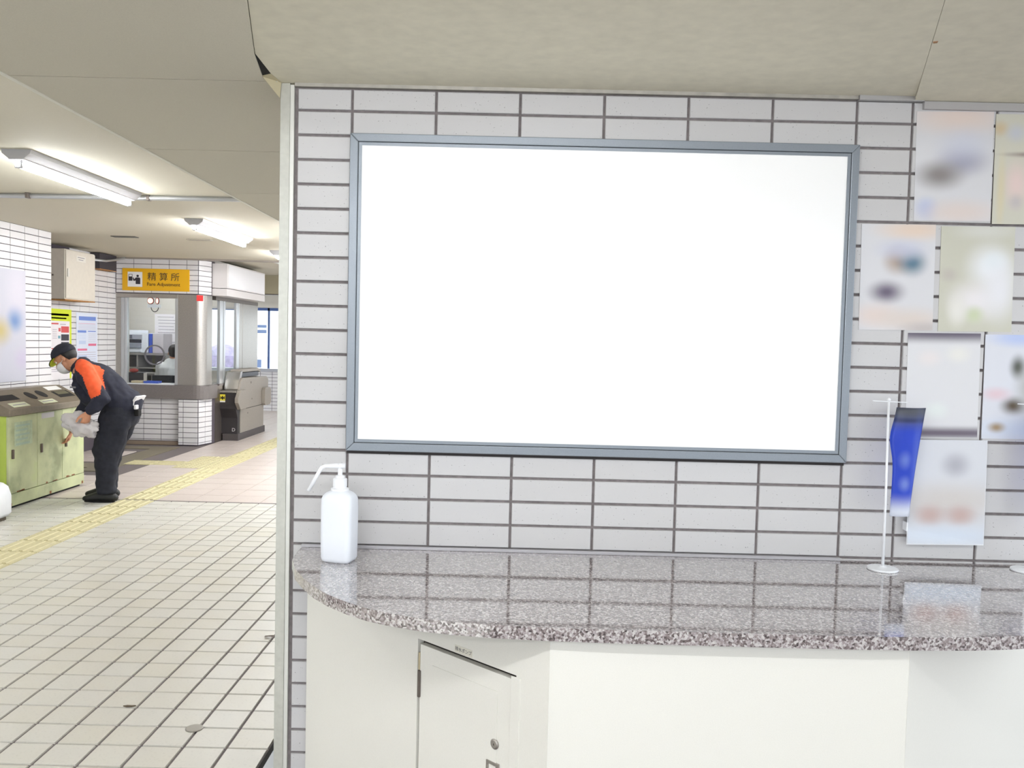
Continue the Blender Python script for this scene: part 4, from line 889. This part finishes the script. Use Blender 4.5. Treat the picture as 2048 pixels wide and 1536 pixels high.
bm = bmesh.new(); yprism(bm, [(LXF, .80), (LXF, ZLF), (LXB, ZLB), (LXB - .24, ZLB - .012), (LXB - .24, .80)], YA - .012, YZ + .012)
lid = finish(bm, 'lid', mat('lid_steel', (132, 122, 106), .45, metal=.45, noise_amt=.08, noise_scale=25), rb, bevel=.003)
sl = Vector((LXB - LXF, 0, ZLB - ZLF)); sln = sl.normalized(); nrm = Vector((sln.z, 0, -sln.x)) * -1
if nrm.z < 0: nrm = -nrm
def on_lid(name, m, y0, y1, s0, s1, off, rnd=0):
    o_ = Vector((LXF, 0, ZLF)) + nrm * off
    Ml = Matrix(((0, sln.x, nrm.x, o_.x), (1, 0, 0, o_.y), (0, sln.z, nrm.z, o_.z), (0, 0, 0, 1)))
    bm = bmesh.new(); L = sl.length; cy, cs_ = (y0 + y1) / 2, (s0 + s1) / 2 * L; w, h = (y1 - y0) / 2, (s1 - s0) / 2 * L
    if rnd: pts = [(cy + w * math.cos(2 * math.pi * i / 18), cs_ + h * math.sin(2 * math.pi * i / 18)) for i in range(18)]
    else: pts = [(cy - w, cs_ - h), (cy + w, cs_ - h), (cy + w, cs_ + h), (cy - w, cs_ + h)]
    prism(bm, pts, -.0015, .0008); return finish(bm, name, m, lid, Ml)
M_HOLE = mat('bin_opening', (18, 16, 16), .8); M_LAB = mat('bin_label', (206, 210, 180), .5)
on_lid('opening', M_HOLE, 4.73, 5.06, .45, .72, .001)
on_lid('opening', M_HOLE, 5.22, 5.34, .36, .78, .001, 1); on_lid('opening', M_HOLE, 5.41, 5.53, .40, .80, .001, 1)
on_lid('opening', M_HOLE, 5.66, 5.93, .30, .66, .001)
on_lid('flap', mat('flap_steel', (96, 92, 70), .5), 5.70, 5.90, .46, .64, .0018)
l1 = on_lid('label', M_LAB, 4.80, 5.05, .08, .30, .001); l2 = on_lid('label', M_LAB, 5.26, 5.50, .08, .28, .001); on_lid('label', mat('label_white', (226, 226, 224), .5), 5.66, 5.90, .74, .95, .001)
for a, b in ((4.83, 5.02), (5.29, 5.47)):
    on_lid('print_line', mat('ink_grey', (140, 136, 146)), a, b, .17, .20, .0025)
# white rounded thing at the left edge
wo = empty('white_bin', (-3.66, 4.13, 0), 'white rounded plastic object on the floor cut by the left picture edge', 'bin')
bm = bmesh.new(); lev2 = [(.03, .10, .10, .05), (.06, .125, .12, .06), (.20, .125, .12, .06), (.27, .11, .105, .06), (.30, .08, .08, .05), (.315, .04, .04, .03)]
prev = None
for z, w, d, r in lev2:
    cur = [bm.verts.new((x, y, z)) for x, y in rr(w, d, r)]
    if prev:
        for i in range(len(cur)): bm.faces.new((prev[i], prev[(i + 1) % len(cur)], cur[(i + 1) % len(cur)], cur[i]))
    else: bm.faces.new(cur[::-1])
    prev = cur
bm.faces.new(prev); finish(bm, 'shell', M_PLAST, wo, Matrix.Translation((-3.70, 4.28, 0)), smooth=True)
bm = bmesh.new(); prism(bm, rr(.09, .09, .04), 0, .03); finish(bm, 'foot', mat('foot_brown', (92, 82, 66), .7), wo, Matrix.Translation((-3.70, 4.28, 0)))

# ================================================================== PEOPLE
M_SKIN = mat('skin', (196, 140, 108), .55, noise_amt=.04, noise_scale=60)
M_NAVY = mat('navy_cloth', (34, 36, 52), .85, noise_amt=.15, noise_scale=30)
M_NAVY2 = mat('black_navy_cloth', (31, 33, 44), .85, noise_amt=.15, noise_scale=40)
M_ORANGE = mat('orange_cloth', (236, 92, 44), .75, noise_amt=.06, noise_scale=30)
def hand(bm, wrist, d, palm_n, thumb_side, s=1.0, curl=.5):
    """palm and five separate fingers; d = direction of the fingers, palm_n = the way the palm faces"""
    d = d.normalized(); n = (palm_n - d * palm_n.dot(d)).normalized(); t = n.cross(d) * thumb_side
    tube(bm, [wrist - d * .02, wrist + d * .02 * s, wrist + d * .05 * s, wrist + d * .09 * s], [(.018 * s, .026 * s), (.016 * s, .032 * s), (.016 * s, .040 * s), (.013 * s, .038 * s)], 10, side=t, rnd=True)
    for k, (off, ln) in enumerate(((.031, .068), (.011, .076), (-.010, .071), (-.030, .056))):
        p0 = wrist + d * .082 * s + t * off * s; a1 = curl * .7; a2 = curl * 1.7; a3 = curl * 2.4
        q = lambda a: d * math.cos(a) + n * math.sin(a)
        p1 = p0 + q(a1) * ln * .45 * s; p2 = p1 + q(a2) * ln * .33 * s; p3 = p2 + q(a3) * ln * .25 * s
        tube(bm, [p0 - d * .02 * s, p0, p1, p2, p3], [.0095 * s, .0095 * s, .0088 * s, .008 * s, .0068 * s], 8, side=t, rnd=True)
    b0 = wrist + d * .025 * s + t * .028 * s; dt = (d * .6 + t * .75 + n * .25).normalized()
    tube(bm, [b0, b0 + dt * .03 * s, b0 + dt * .05 * s + d * .012 * s, b0 + dt * .055 * s + d * .034 * s], [.014 * s, .0115 * s, .010 * s, .008 * s], 8, side=n, rnd=True)
def head(bm, c, f, u, k=1.0):
    """head with skull, jaw, nose, brow and ears; f = face direction, u = crown direction"""
    s = u.cross(f)
    P = lambda a, b, cc: c + f * a * k + s * b * k + u * cc * k
    Mx = Matrix(((f.x, s.x, u.x, 0), (f.y, s.y, u.y, 0), (f.z, s.z, u.z, 0), (0, 0, 0, 1)))
    ball(bm, P(-.012, 0, .028), (.098 * k, .077 * k, .092 * k), Mx); ball(bm, P(.028, 0, -.035), (.064 * k, .058 * k, .082 * k), Mx)
    ball(bm, P(.062, 0, -.088), (.026 * k, .028 * k, .024 * k), Mx)
    tube(bm, [P(.082, 0, .012), P(.096, 0, -.012), P(.106, 0, -.032), P(.088, 0, -.040)], [.008 * k, .010 * k, .014 * k, .012 * k], 8, rnd=True)
    tube(bm, [P(.078, -.038, .022), P(.088, 0, .024), P(.078, .038, .022)], [.010 * k] * 3, 8, side=u, rnd=True)
    for q in (-1, 1):
        ball(bm, P(-.008, q * .078, -.012), (.018 * k, .008 * k, .030 * k), Mx)
    tube(bm, [P(.080, -.022, -.062), P(.087, 0, -.060), P(.080, .022, -.062)], [.008 * k] * 3, 8, side=u, rnd=True)
    return Mx, P
def face_bits(parent, Mx, P, k):
    for q in (-1, 1):
        bm = bmesh.new(); ball(bm, P(.073, q * .031, .004), .0115 * k, u=10, v=8); e = finish(bm, 'eye', mat('eye_white', (226, 222, 216), .2), parent, smooth=True)
        bm = bmesh.new(); ball(bm, P(.081, q * .031, .003), .0055 * k, u=8, v=6); finish(bm, 'iris', mat('iris', (40, 28, 22), .2), e, smooth=True)
# --- the stooping cleaner
cl = empty('person', (-3.2, 5.27, 0), 'cleaner in navy uniform with orange shoulders bending over the recycling bin, plastic bag in hand', 'person')
V = Vector
HC = V((-3.618, 5.265, 1.285)); hf = V((-.80, -.12, -.59)).normalized(); hu = (V((-.59, 0, .80)) - hf * V((-.59, 0, .80)).dot(hf)).normalized()
NSH, FSH = V((-3.36, 5.10, 1.165)), V((-3.43, 5.44, 1.14))
NEL, NWR = V((-3.165, 5.02, .930)), V((-3.265, 4.985, .835))
FEL, FWR = V((-3.545, 5.52, .84)), V((-3.735, 5.60, .585))
HIPN, KNN, ANN = V((-3.105, 5.175, .82)), V((-3.190, 5.16, .45)), V((-3.195, 5.16, .085))
HIPF, KNF, ANF = V((-3.120, 5.365, .82)), V((-3.265, 5.37, .45)), V((-3.285, 5.385, .085))
SP = [V((-3.10, 5.27, .83)), V((-3.145, 5.27, .94)), V((-3.23, 5.27, 1.04)), V((-3.35, 5.27, 1.12)), V((-3.44, 5.27, 1.175))]
def figure(bm, g=0.0, hands=True, parts='all'):
    if parts in ('all', 'top'):
        tube(bm, SP, [(.11 + g, .155 + g), (.105 + g, .150 + g), (.115 + g, .165 + g), (.115 + g, .185 + g), (.085 + g, .16 + g)], 18, rnd=True)
        tube(bm, [NSH, NSH.lerp(NEL, .5), NEL], [.062 + g, .052 + g, .042 + g], 12, rnd=True); tube(bm, [NEL, NEL.lerp(NWR, .5), NWR], [.042 + g, .036 + g, .026 + g * .8], 12, rnd=True)
        tube(bm, [FSH, FSH.lerp(FEL, .5), FEL], [.062 + g, .052 + g, .042 + g], 12, rnd=True); tube(bm, [FEL, FEL.lerp(FWR, .5), FWR], [.042 + g, .036 + g, .026 + g * .8], 12, rnd=True)
    if parts in ('all', 'legs'):
        tube(bm, [V((-3.08, 5.27, .78)), V((-3.10, 5.27, .86)), V((-3.13, 5.27, .95))], [(.125 + g, .165 + g), (.125 + g, .165 + g), (.105 + g, .15 + g)], 16, rnd=True)
        for h_, k_, a_ in ((HIPN, KNN, ANN), (HIPF, KNF, ANF)):
            tube(bm, [h_, h_.lerp(k_, .5), k_, k_.lerp(a_, .4), a_], [.092 + g, .076 + g, .060 + g, .056 + g, .040 + g * 1.6], 14, rnd=True)
bm = bmesh.new(); figure(bm)
tube(bm, [SP[4], SP[4].lerp(HC, .5), HC - hu * .03 - hf * .02], [.062, .054, .056], 14, rnd=True)
cMx, cP = head(bm, HC, hf, hu, 1.0)
hand(bm, NWR, V((-.25, -.06, -.95)), V((-.9, .35, .1)), 1, 1.14, .6)
hand(bm, FWR, V((-.35, .05, -.93)), V((-.9, -.3, 0)), 1, 1.0, .5)
for a_ in (ANN, ANF): tube(bm, [a_ + V((.03, 0, -.03)), a_ + V((-.06, 0, -.045)), a_ + V((-.15, 0, -.06))], [.035, .035, .025], 10, rnd=True)
place(bake(bm, .0065, 3), 'body', M_SKIN, cl, smooth=True)
face_bits(cl, cMx, cP, 1.0)
# trousers
bm = bmesh.new()
tube(bm, [V((-3.085, 5.27, .77)), V((-3.095, 5.27, .86)), V((-3.145, 5.27, .915))], [(.140, .188), (.150, .192), (.152, .184)], 18, rnd=True)
for h_, k_, a_ in ((HIPN, KNN, ANN), (HIPF, KNF, ANF)):
    tube(bm, [h_ + V((.0, 0, -.02)), h_.lerp(k_, .5), k_, k_.lerp(a_, .45), a_ + V((0, 0, -.005))], [(.140, .11), (.140, .104), (.122, .096), (.092, .088), (.082, .080)], 16, rnd=False)
place(bake(bm, .010, 4, (.013, (8, 8, 11))), 'trousers', M_NAVY2, cl, smooth=True)
# jacket: cut into navy cloth and orange shoulder panels
bm = bmesh.new()
tube(bm, [V((-3.075, 5.27, .885))] + SP[1:] + [V((-3.475, 5.27, 1.20))], [(.150, .200), (.145, .190), (.138, .190), (.135, .21), (.115, .185), (.085, .10)], 20, rnd=True)
tube(bm, [V((-3.20, 5.27, .93)), V((-3.36, 5.27, .97)), V((-3.44, 5.27, 1.04))], [(.11, .16), (.12, .17), (.10, .16)], 16, rnd=True)
tube(bm, [NSH + V((-.01, .03, .01)), NSH.lerp(NEL, .5), NEL, NEL.lerp(NWR, .55), NEL.lerp(NWR, .92)], [.092, .082, .074, .062, .048], 14, rnd=True)
tube(bm, [FSH + V((0, -.03, .0)), FSH.lerp(FEL, .5), FEL, FEL.lerp(FWR, .55), FEL.lerp(FWR, .88)], [.092, .084, .074, .062, .048], 14, rnd=True)
tube(bm, [NSH + V((.0, .0, .03)), SP[4] + V((-.02, 0, .05)), FSH + V((0, 0, .03))], [.075, .08, .075], 12, rnd=True)
jm = bake(bm, .010, 4, (.013, (9, 9, 9)))
def inside(x, z, poly):
    c = False
    for i in range(len(poly)):
        (x0, z0), (x1, z1) = poly[i], poly[i - 1]
        if (z0 > z) != (z1 > z) and x < (x1 - x0) * (z - z0) / (z1 - z0) + x0: c = not c
    return c
PANEL = [(-3.46, 1.305), (-3.27, 1.310), (-3.235, 1.215), (-3.165, 1.03), (-3.150, .985), (-3.245, .945), (-3.275, 1.03), (-3.335, 1.14), (-3.41, 1.195), (-3.47, 1.235)]
jb = bmesh.new(); jb.from_mesh(jm); jb.faces.ensure_lookup_table()
def is_orange(f):
    c = f.calc_center_median(); yy = c.y
    if yy < 5.20: return inside(c.x, c.z, PANEL)
    if yy > 5.36: return inside(c.x + .06, c.z + .02, PANEL) and c.z > 1.0
    return False
org = [f for f in jb.faces if is_orange(f)]
ob = jb.copy(); ob.faces.ensure_lookup_table()
idx = {f.index for f in org}
bmesh.ops.delete(ob, geom=[f for f in ob.faces if f.index not in idx], context='FACES'); bmesh.ops.delete(jb, geom=org, context='FACES')
for b_, nm, m in ((jb, 'jacket', M_NAVY), (ob, 'shoulder_panel', M_ORANGE)):
    me = bpy.data.meshes.new(nm); b_.to_mesh(me); b_.free()
    o = place(me, nm, m, cl, smooth=True)
    if nm == 'shoulder_panel': o['label'] = 'orange shoulder panels of the jacket'
bm = bmesh.new(); tube(bm, [V((-3.09, 5.19, 1.02)), V((-3.0, 5.19, .955)), V((-2.985, 5.19, .93))], [.006, .006, .006], 6); bmesh.ops.delete(bm, geom=bm.verts[:], context='VERTS')
yprism(bm, [(-2.935, .965), (-2.918, .958), (-2.945, .915), (-2.953, .880), (-2.967, .884), (-2.960, .925)], 5.17, 5.36)
finish(bm, 'shirt_hem', mat('shirt_white', (226, 224, 226), .8), cl)
B('belt_clip', mat('shirt_white', (226, 224, 226)), cl, -2.948, -2.925, 5.165, 5.22, .845, .885, .006)
B('belt_pouch', M_BLACK, cl, -2.945, -2.905, 5.165, 5.235, .785, .842, .008)
B('chest_mark', mat('chest_mark', (120, 120, 124), .7), cl, -3.48, -3.43, 5.085, 5.092, 1.03, 1.045)
# cap, mask, hair, shoes
bm = bmesh.new(); Mx = cMx
ball(bm, cP(-.014, 0, .048), (.112, .094, .090), Mx, 24, 14)
bmesh.ops.bisect_plane(bm, geom=bm.verts[:] + bm.edges[:] + bm.faces[:], plane_co=cP(0, 0, .032), plane_no=hu + hf * -.10, clear_inner=True)
bmesh.ops.solidify(bm, geom=list(bm.faces), thickness=.004)
cap_ = finish(bm, 'cap', M_NAVY2, cl, smooth=True)
def brim(z, th, x1, m, nm, par):
    bm = bmesh.new(); pts = []
    for i in range(13):
        a = R_(-75 + 150 * i / 12); pts.append(cP(.070 + x1 * math.cos(a), .086 * math.sin(a), z - .028 * math.cos(a) + .0))
    back = [cP(.055, .076 * math.sin(R_(-75 + 150 * i / 12)), z + .006) for i in range(13)]
    a = [bm.verts.new(p) for p in pts]; b = [bm.verts.new(p) for p in back]; a2 = [bm.verts.new(p - hu * th) for p in pts]; b2 = [bm.verts.new(p - hu * th) for p in back]
    for i in range(12):
        bm.faces.new((a[i], a[i + 1], b[i + 1], b[i])); bm.faces.new((a2[i], b2[i], b2[i + 1], a2[i + 1])); bm.faces.new((a[i], a2[i], a2[i + 1], a[i + 1]))
    return finish(bm, nm, m, par)
brim(.044, .005, .078, M_NAVY2, 'brim', cap_)
u_ = brim(.0375, .004, .070, mat('brim_lime', (190, 206, 40), .7), 'brim_underside', cap_); u_['label'] = 'lime yellow underside of the cap brim'
bm = bmesh.new(); ball(bm, cP(.040, 0, -.058), (.074, .072, .066), Mx, 20, 14)
bmesh.ops.bisect_plane(bm, geom=bm.verts[:] + bm.edges[:] + bm.faces[:], plane_co=cP(.03, 0, 0), plane_no=hf, clear_inner=True)
bmesh.ops.bisect_plane(bm, geom=bm.verts[:] + bm.edges[:] + bm.faces[:], plane_co=cP(0, 0, -.018), plane_no=-hu, clear_inner=True)
bmesh.ops.solidify(bm, geom=list(bm.faces), thickness=.003)
mk = finish(bm, 'face_mask', mat('mask_white', (222, 222, 226), .8), cl, smooth=True)
for q in (-1, 1): Tb('ear_loop', mat('mask_white', (222, 222, 226)), mk, [cP(.035, q * .069, -.035), cP(.005, q * .081, -.02), cP(-.012, q * .084, -.008)], .002, 6)
bm = bmesh.new(); ball(bm, cP(-.020, 0, .022), (.098, .0835, .088), Mx, 20, 14)
bmesh.ops.bisect_plane(bm, geom=bm.verts[:] + bm.edges[:] + bm.faces[:], plane_co=cP(-.025, 0, .0), plane_no=-hf + hu * .35, clear_inner=True)
bmesh.ops.solidify(bm, geom=list(bm.faces), thickness=.003)
finish(bm, 'hair', mat('hair_black', (22, 20, 20), .6), cl, smooth=True)
for a_ in (ANN, ANF):
    bm = bmesh.new()
    tube(bm, [a_ + V((.075, 0, -.045)), a_ + V((.02, 0, -.030)), a_ + V((-.06, 0, -.035)), a_ + V((-.13, 0, -.048)), a_ + V((-.185, 0, -.056))], [(.040, .040), (.054, .044), (.050, .048), (.037, .050), (.026, .040)], 14, rnd=True)
    me = bake(bm, .007, 3)
    for v in me.vertices: v.co.z = max(v.co.z, .014)
    so = place(me, 'shoe', mat('shoe_black', (26, 27, 28), .5), cl, smooth=True)
    bm = bmesh.new(); prism(bm, [(a_.x + .11 * math.cos(t) * (1.02) - .055 - .055 * math.cos(t) * 0 + (-.03 if math.cos(t) < 0 else .025) * abs(math.cos(t)), a_.y + .047 * math.sin(t)) for t in [2 * math.pi * i / 20 for i in range(20)]], 0, .020); finish(bm, 'sole', M_BLACK, so)
tube_w = bmesh.new(); tube(tube_w, [NWR + V((.008, .0, .022)), NWR + V((.002, 0, .008))], [.033, .033], 16); finish(tube_w, 'wristband', mat('watch_silver', (170, 170, 150), .3, metal=.6), cl)
# bag held by the near hand
bm = bmesh.new(); ball(bm, (0, 0, 0), (.165, .11, .095), u=48, v=30)
for v in bm.verts:
    p = v.co.copy(); v.co += v.co.normalized() * (.045 * noise.noise(p * 10) + .032 * noise.noise(p * 24) + .012 * abs(noise.noise(p * 55))); v.co.z -= .10 * (p.x + .05) ** 2 * 3 
    if abs(p.x - .055) < .05 and p.z > .03: v.co.z -= .03
M_BAG = mat('bag_plastic', (240, 236, 240), .25, bump=.5, bump_scale=25); M_BAG.node_tree.nodes['Principled BSDF'].inputs['Transmission Weight'].default_value = .35; M_BAG.node_tree.nodes['Principled BSDF'].inputs['Alpha'].default_value = .78
tag(finish(bm, 'plastic_bag', M_BAG, None, Matrix.Translation((-3.345, 5.03, .715)) @ Matrix.Rotation(R_(8), 4, 'Y'), smooth=True), 'crumpled translucent plastic bag held under the hand of the cleaner', 'bag')
# --- the clerk, seated with his back to the window
ck = empty('person', (-4.6, 10.1, 0.012), 'office clerk in a white shirt seated with his back to the window', 'person')
kc = V((-4.575, 10.12, 1.245)); kf = V((-.28, .94, -.18)).normalized(); ku = (V((0, .18, .98)) - kf * V((0, .18, .98)).dot(kf)).normalized()
KS = [V((-4.585, 10.10, .50)), V((-4.585, 10.08, .66)), V((-4.585, 10.07, .84)), V((-4.583, 10.09, 1.01)), V((-4.58, 10.10, 1.085))]
ARM = []
for s in (-1, 1): ARM.append((V((-4.58 + s * .180, 10.10, 1.045)), V((-4.58 + s * .235, 10.16, .77)), V((-4.58 + s * .17, 10.40, .76))))
def clerk(bm, g=0):
    tube(bm, KS, [(.12 + g, .165 + g), (.11 + g, .15 + g), (.115 + g, .17 + g), (.11 + g, .195 + g), (.08 + g, .125 + g)], 18, side=V((1, 0, 0)), rnd=True)
    for a, b, c in ARM:
        tube(bm, [a, a.lerp(b, .5), b], [.060 + g, .050 + g, .042 + g], 12, rnd=True); tube(bm, [b, b.lerp(c, .5), c], [.042 + g, .036 + g, .027 + g], 12, rnd=True)
bm = bmesh.new(); clerk(bm); tube(bm, [KS[4], V((-4.578, 10.105, 1.11)), kc - ku * .05], [.062, .056, .058], 14, rnd=True)
kMx, kP = head(bm, kc, kf, ku, .98)
for (a, b, c), s in zip(ARM, (1, -1)): hand(bm, c, V((0, 1, -.1)), V((0, 0, -1)), s, 1.0, .35)
for s in (-1, 1):
    tube(bm, [V((-4.585 + s * .09, 10.12, .52)), V((-4.585 + s * .11, 10.34, .52)), V((-4.585 + s * .11, 10.52, .50)), V((-4.585 + s * .11, 10.54, .28)), V((-4.585 + s * .11, 10.53, .10))], [.085, .075, .06, .055, .042], 14, side=V((1, 0, 0)), rnd=True)
    tube(bm, [V((-4.585 + s * .11, 10.50, .06)), V((-4.585 + s * .11, 10.70, .045))], [.04, .032], 10, rnd=True)
place(bake(bm, .008, 3), 'body', M_SKIN, ck, smooth=True)
face_bits(ck, kMx, kP, .98)
bm = bmesh.new(); clerk(bm, .020); place(bake(bm, .010, 4, (.006, (7, 7, 7))), 'shirt', mat('shirt_white2', (246, 248, 250), .8), ck, smooth=True)
bm = bmesh.new()
for s in (-1, 1): tube(bm, [V((-4.585 + s * .07, 10.08, .53)), V((-4.585 + s * .11, 10.34, .53)), V((-4.585 + s * .11, 10.52, .51)), V((-4.585 + s * .11, 10.54, .28)), V((-4.585 + s * .11, 10.53, .11))], [.105, .092, .078, .074, .065], 14, side=V((1, 0, 0)), rnd=True)
place(bake(bm, .011, 3), 'trousers', M_NAVY, ck, smooth=True)
bm = bmesh.new(); ball(bm, kP(-.016, 0, .040), (.103, .0835, .090), kMx, 20, 14); ball(bm, kP(-.045, 0, -.012), (.062, .070, .062), kMx, 16, 12)
place(bake(bm, .007, 2), 'hair', mat('hair_dark', (34, 30, 28), .6), ck, smooth=True)
for s in (-1, 1):
    bm = bmesh.new(); tube(bm, [V((-4.585 + s * .11, 10.47, .055)), V((-4.585 + s * .11, 10.60, .05)), V((-4.585 + s * .11, 10.74, .04))], [(.05, .045), (.046, .046), (.028, .036)], 12, side=V((1, 0, 0)), rnd=True); finish(bm, 'shoe', mat('shoe_black', (26, 27, 28)), ck, smooth=True)
ch = empty('office_chair', (-4.585, 10.05, .012), 'black office chair the clerk sits on', 'chair')
bm = bmesh.new(); box(bm, -4.81, -4.36, 9.90, 10.36, .40, .455); finish(bm, 'seat', mat('chair_black', (34, 36, 42), .7), ch, bevel=.018)
bm = bmesh.new(); prism(bm, [(-4.80, 9.875), (-4.70, 9.845), (-4.585, 9.835), (-4.47, 9.845), (-4.37, 9.875), (-4.37, 9.915), (-4.47, 9.89), (-4.585, 9.88), (-4.70, 9.89), (-4.80, 9.915)], .52, .925); finish(bm, 'backrest', mat('chair_black', (34, 36, 42)), ch, bevel=.012)
Tb('back_support', M_DARK, ch, [(-4.585, 10.0, .39), (-4.585, 9.86, .42), (-4.585, 9.845, .6)], .02)
Tb('column', M_DARK, ch, [(-4.585, 10.12, .07), (-4.585, 10.12, .40)], .03)
for i in range(5):
    a = R_(72 * i + 18); lg = Tb('leg', M_DARK, ch, [(-4.585, 10.12, .085), (-4.585 + .28 * math.cos(a), 10.12 + .28 * math.sin(a), .06)], .018)
    bm = bmesh.new(); ball(bm, (-4.585 + .28 * math.cos(a), 10.12 + .28 * math.sin(a), .037), .025, u=10, v=8); finish(bm, 'castor', M_BLACK, lg, smooth=True)
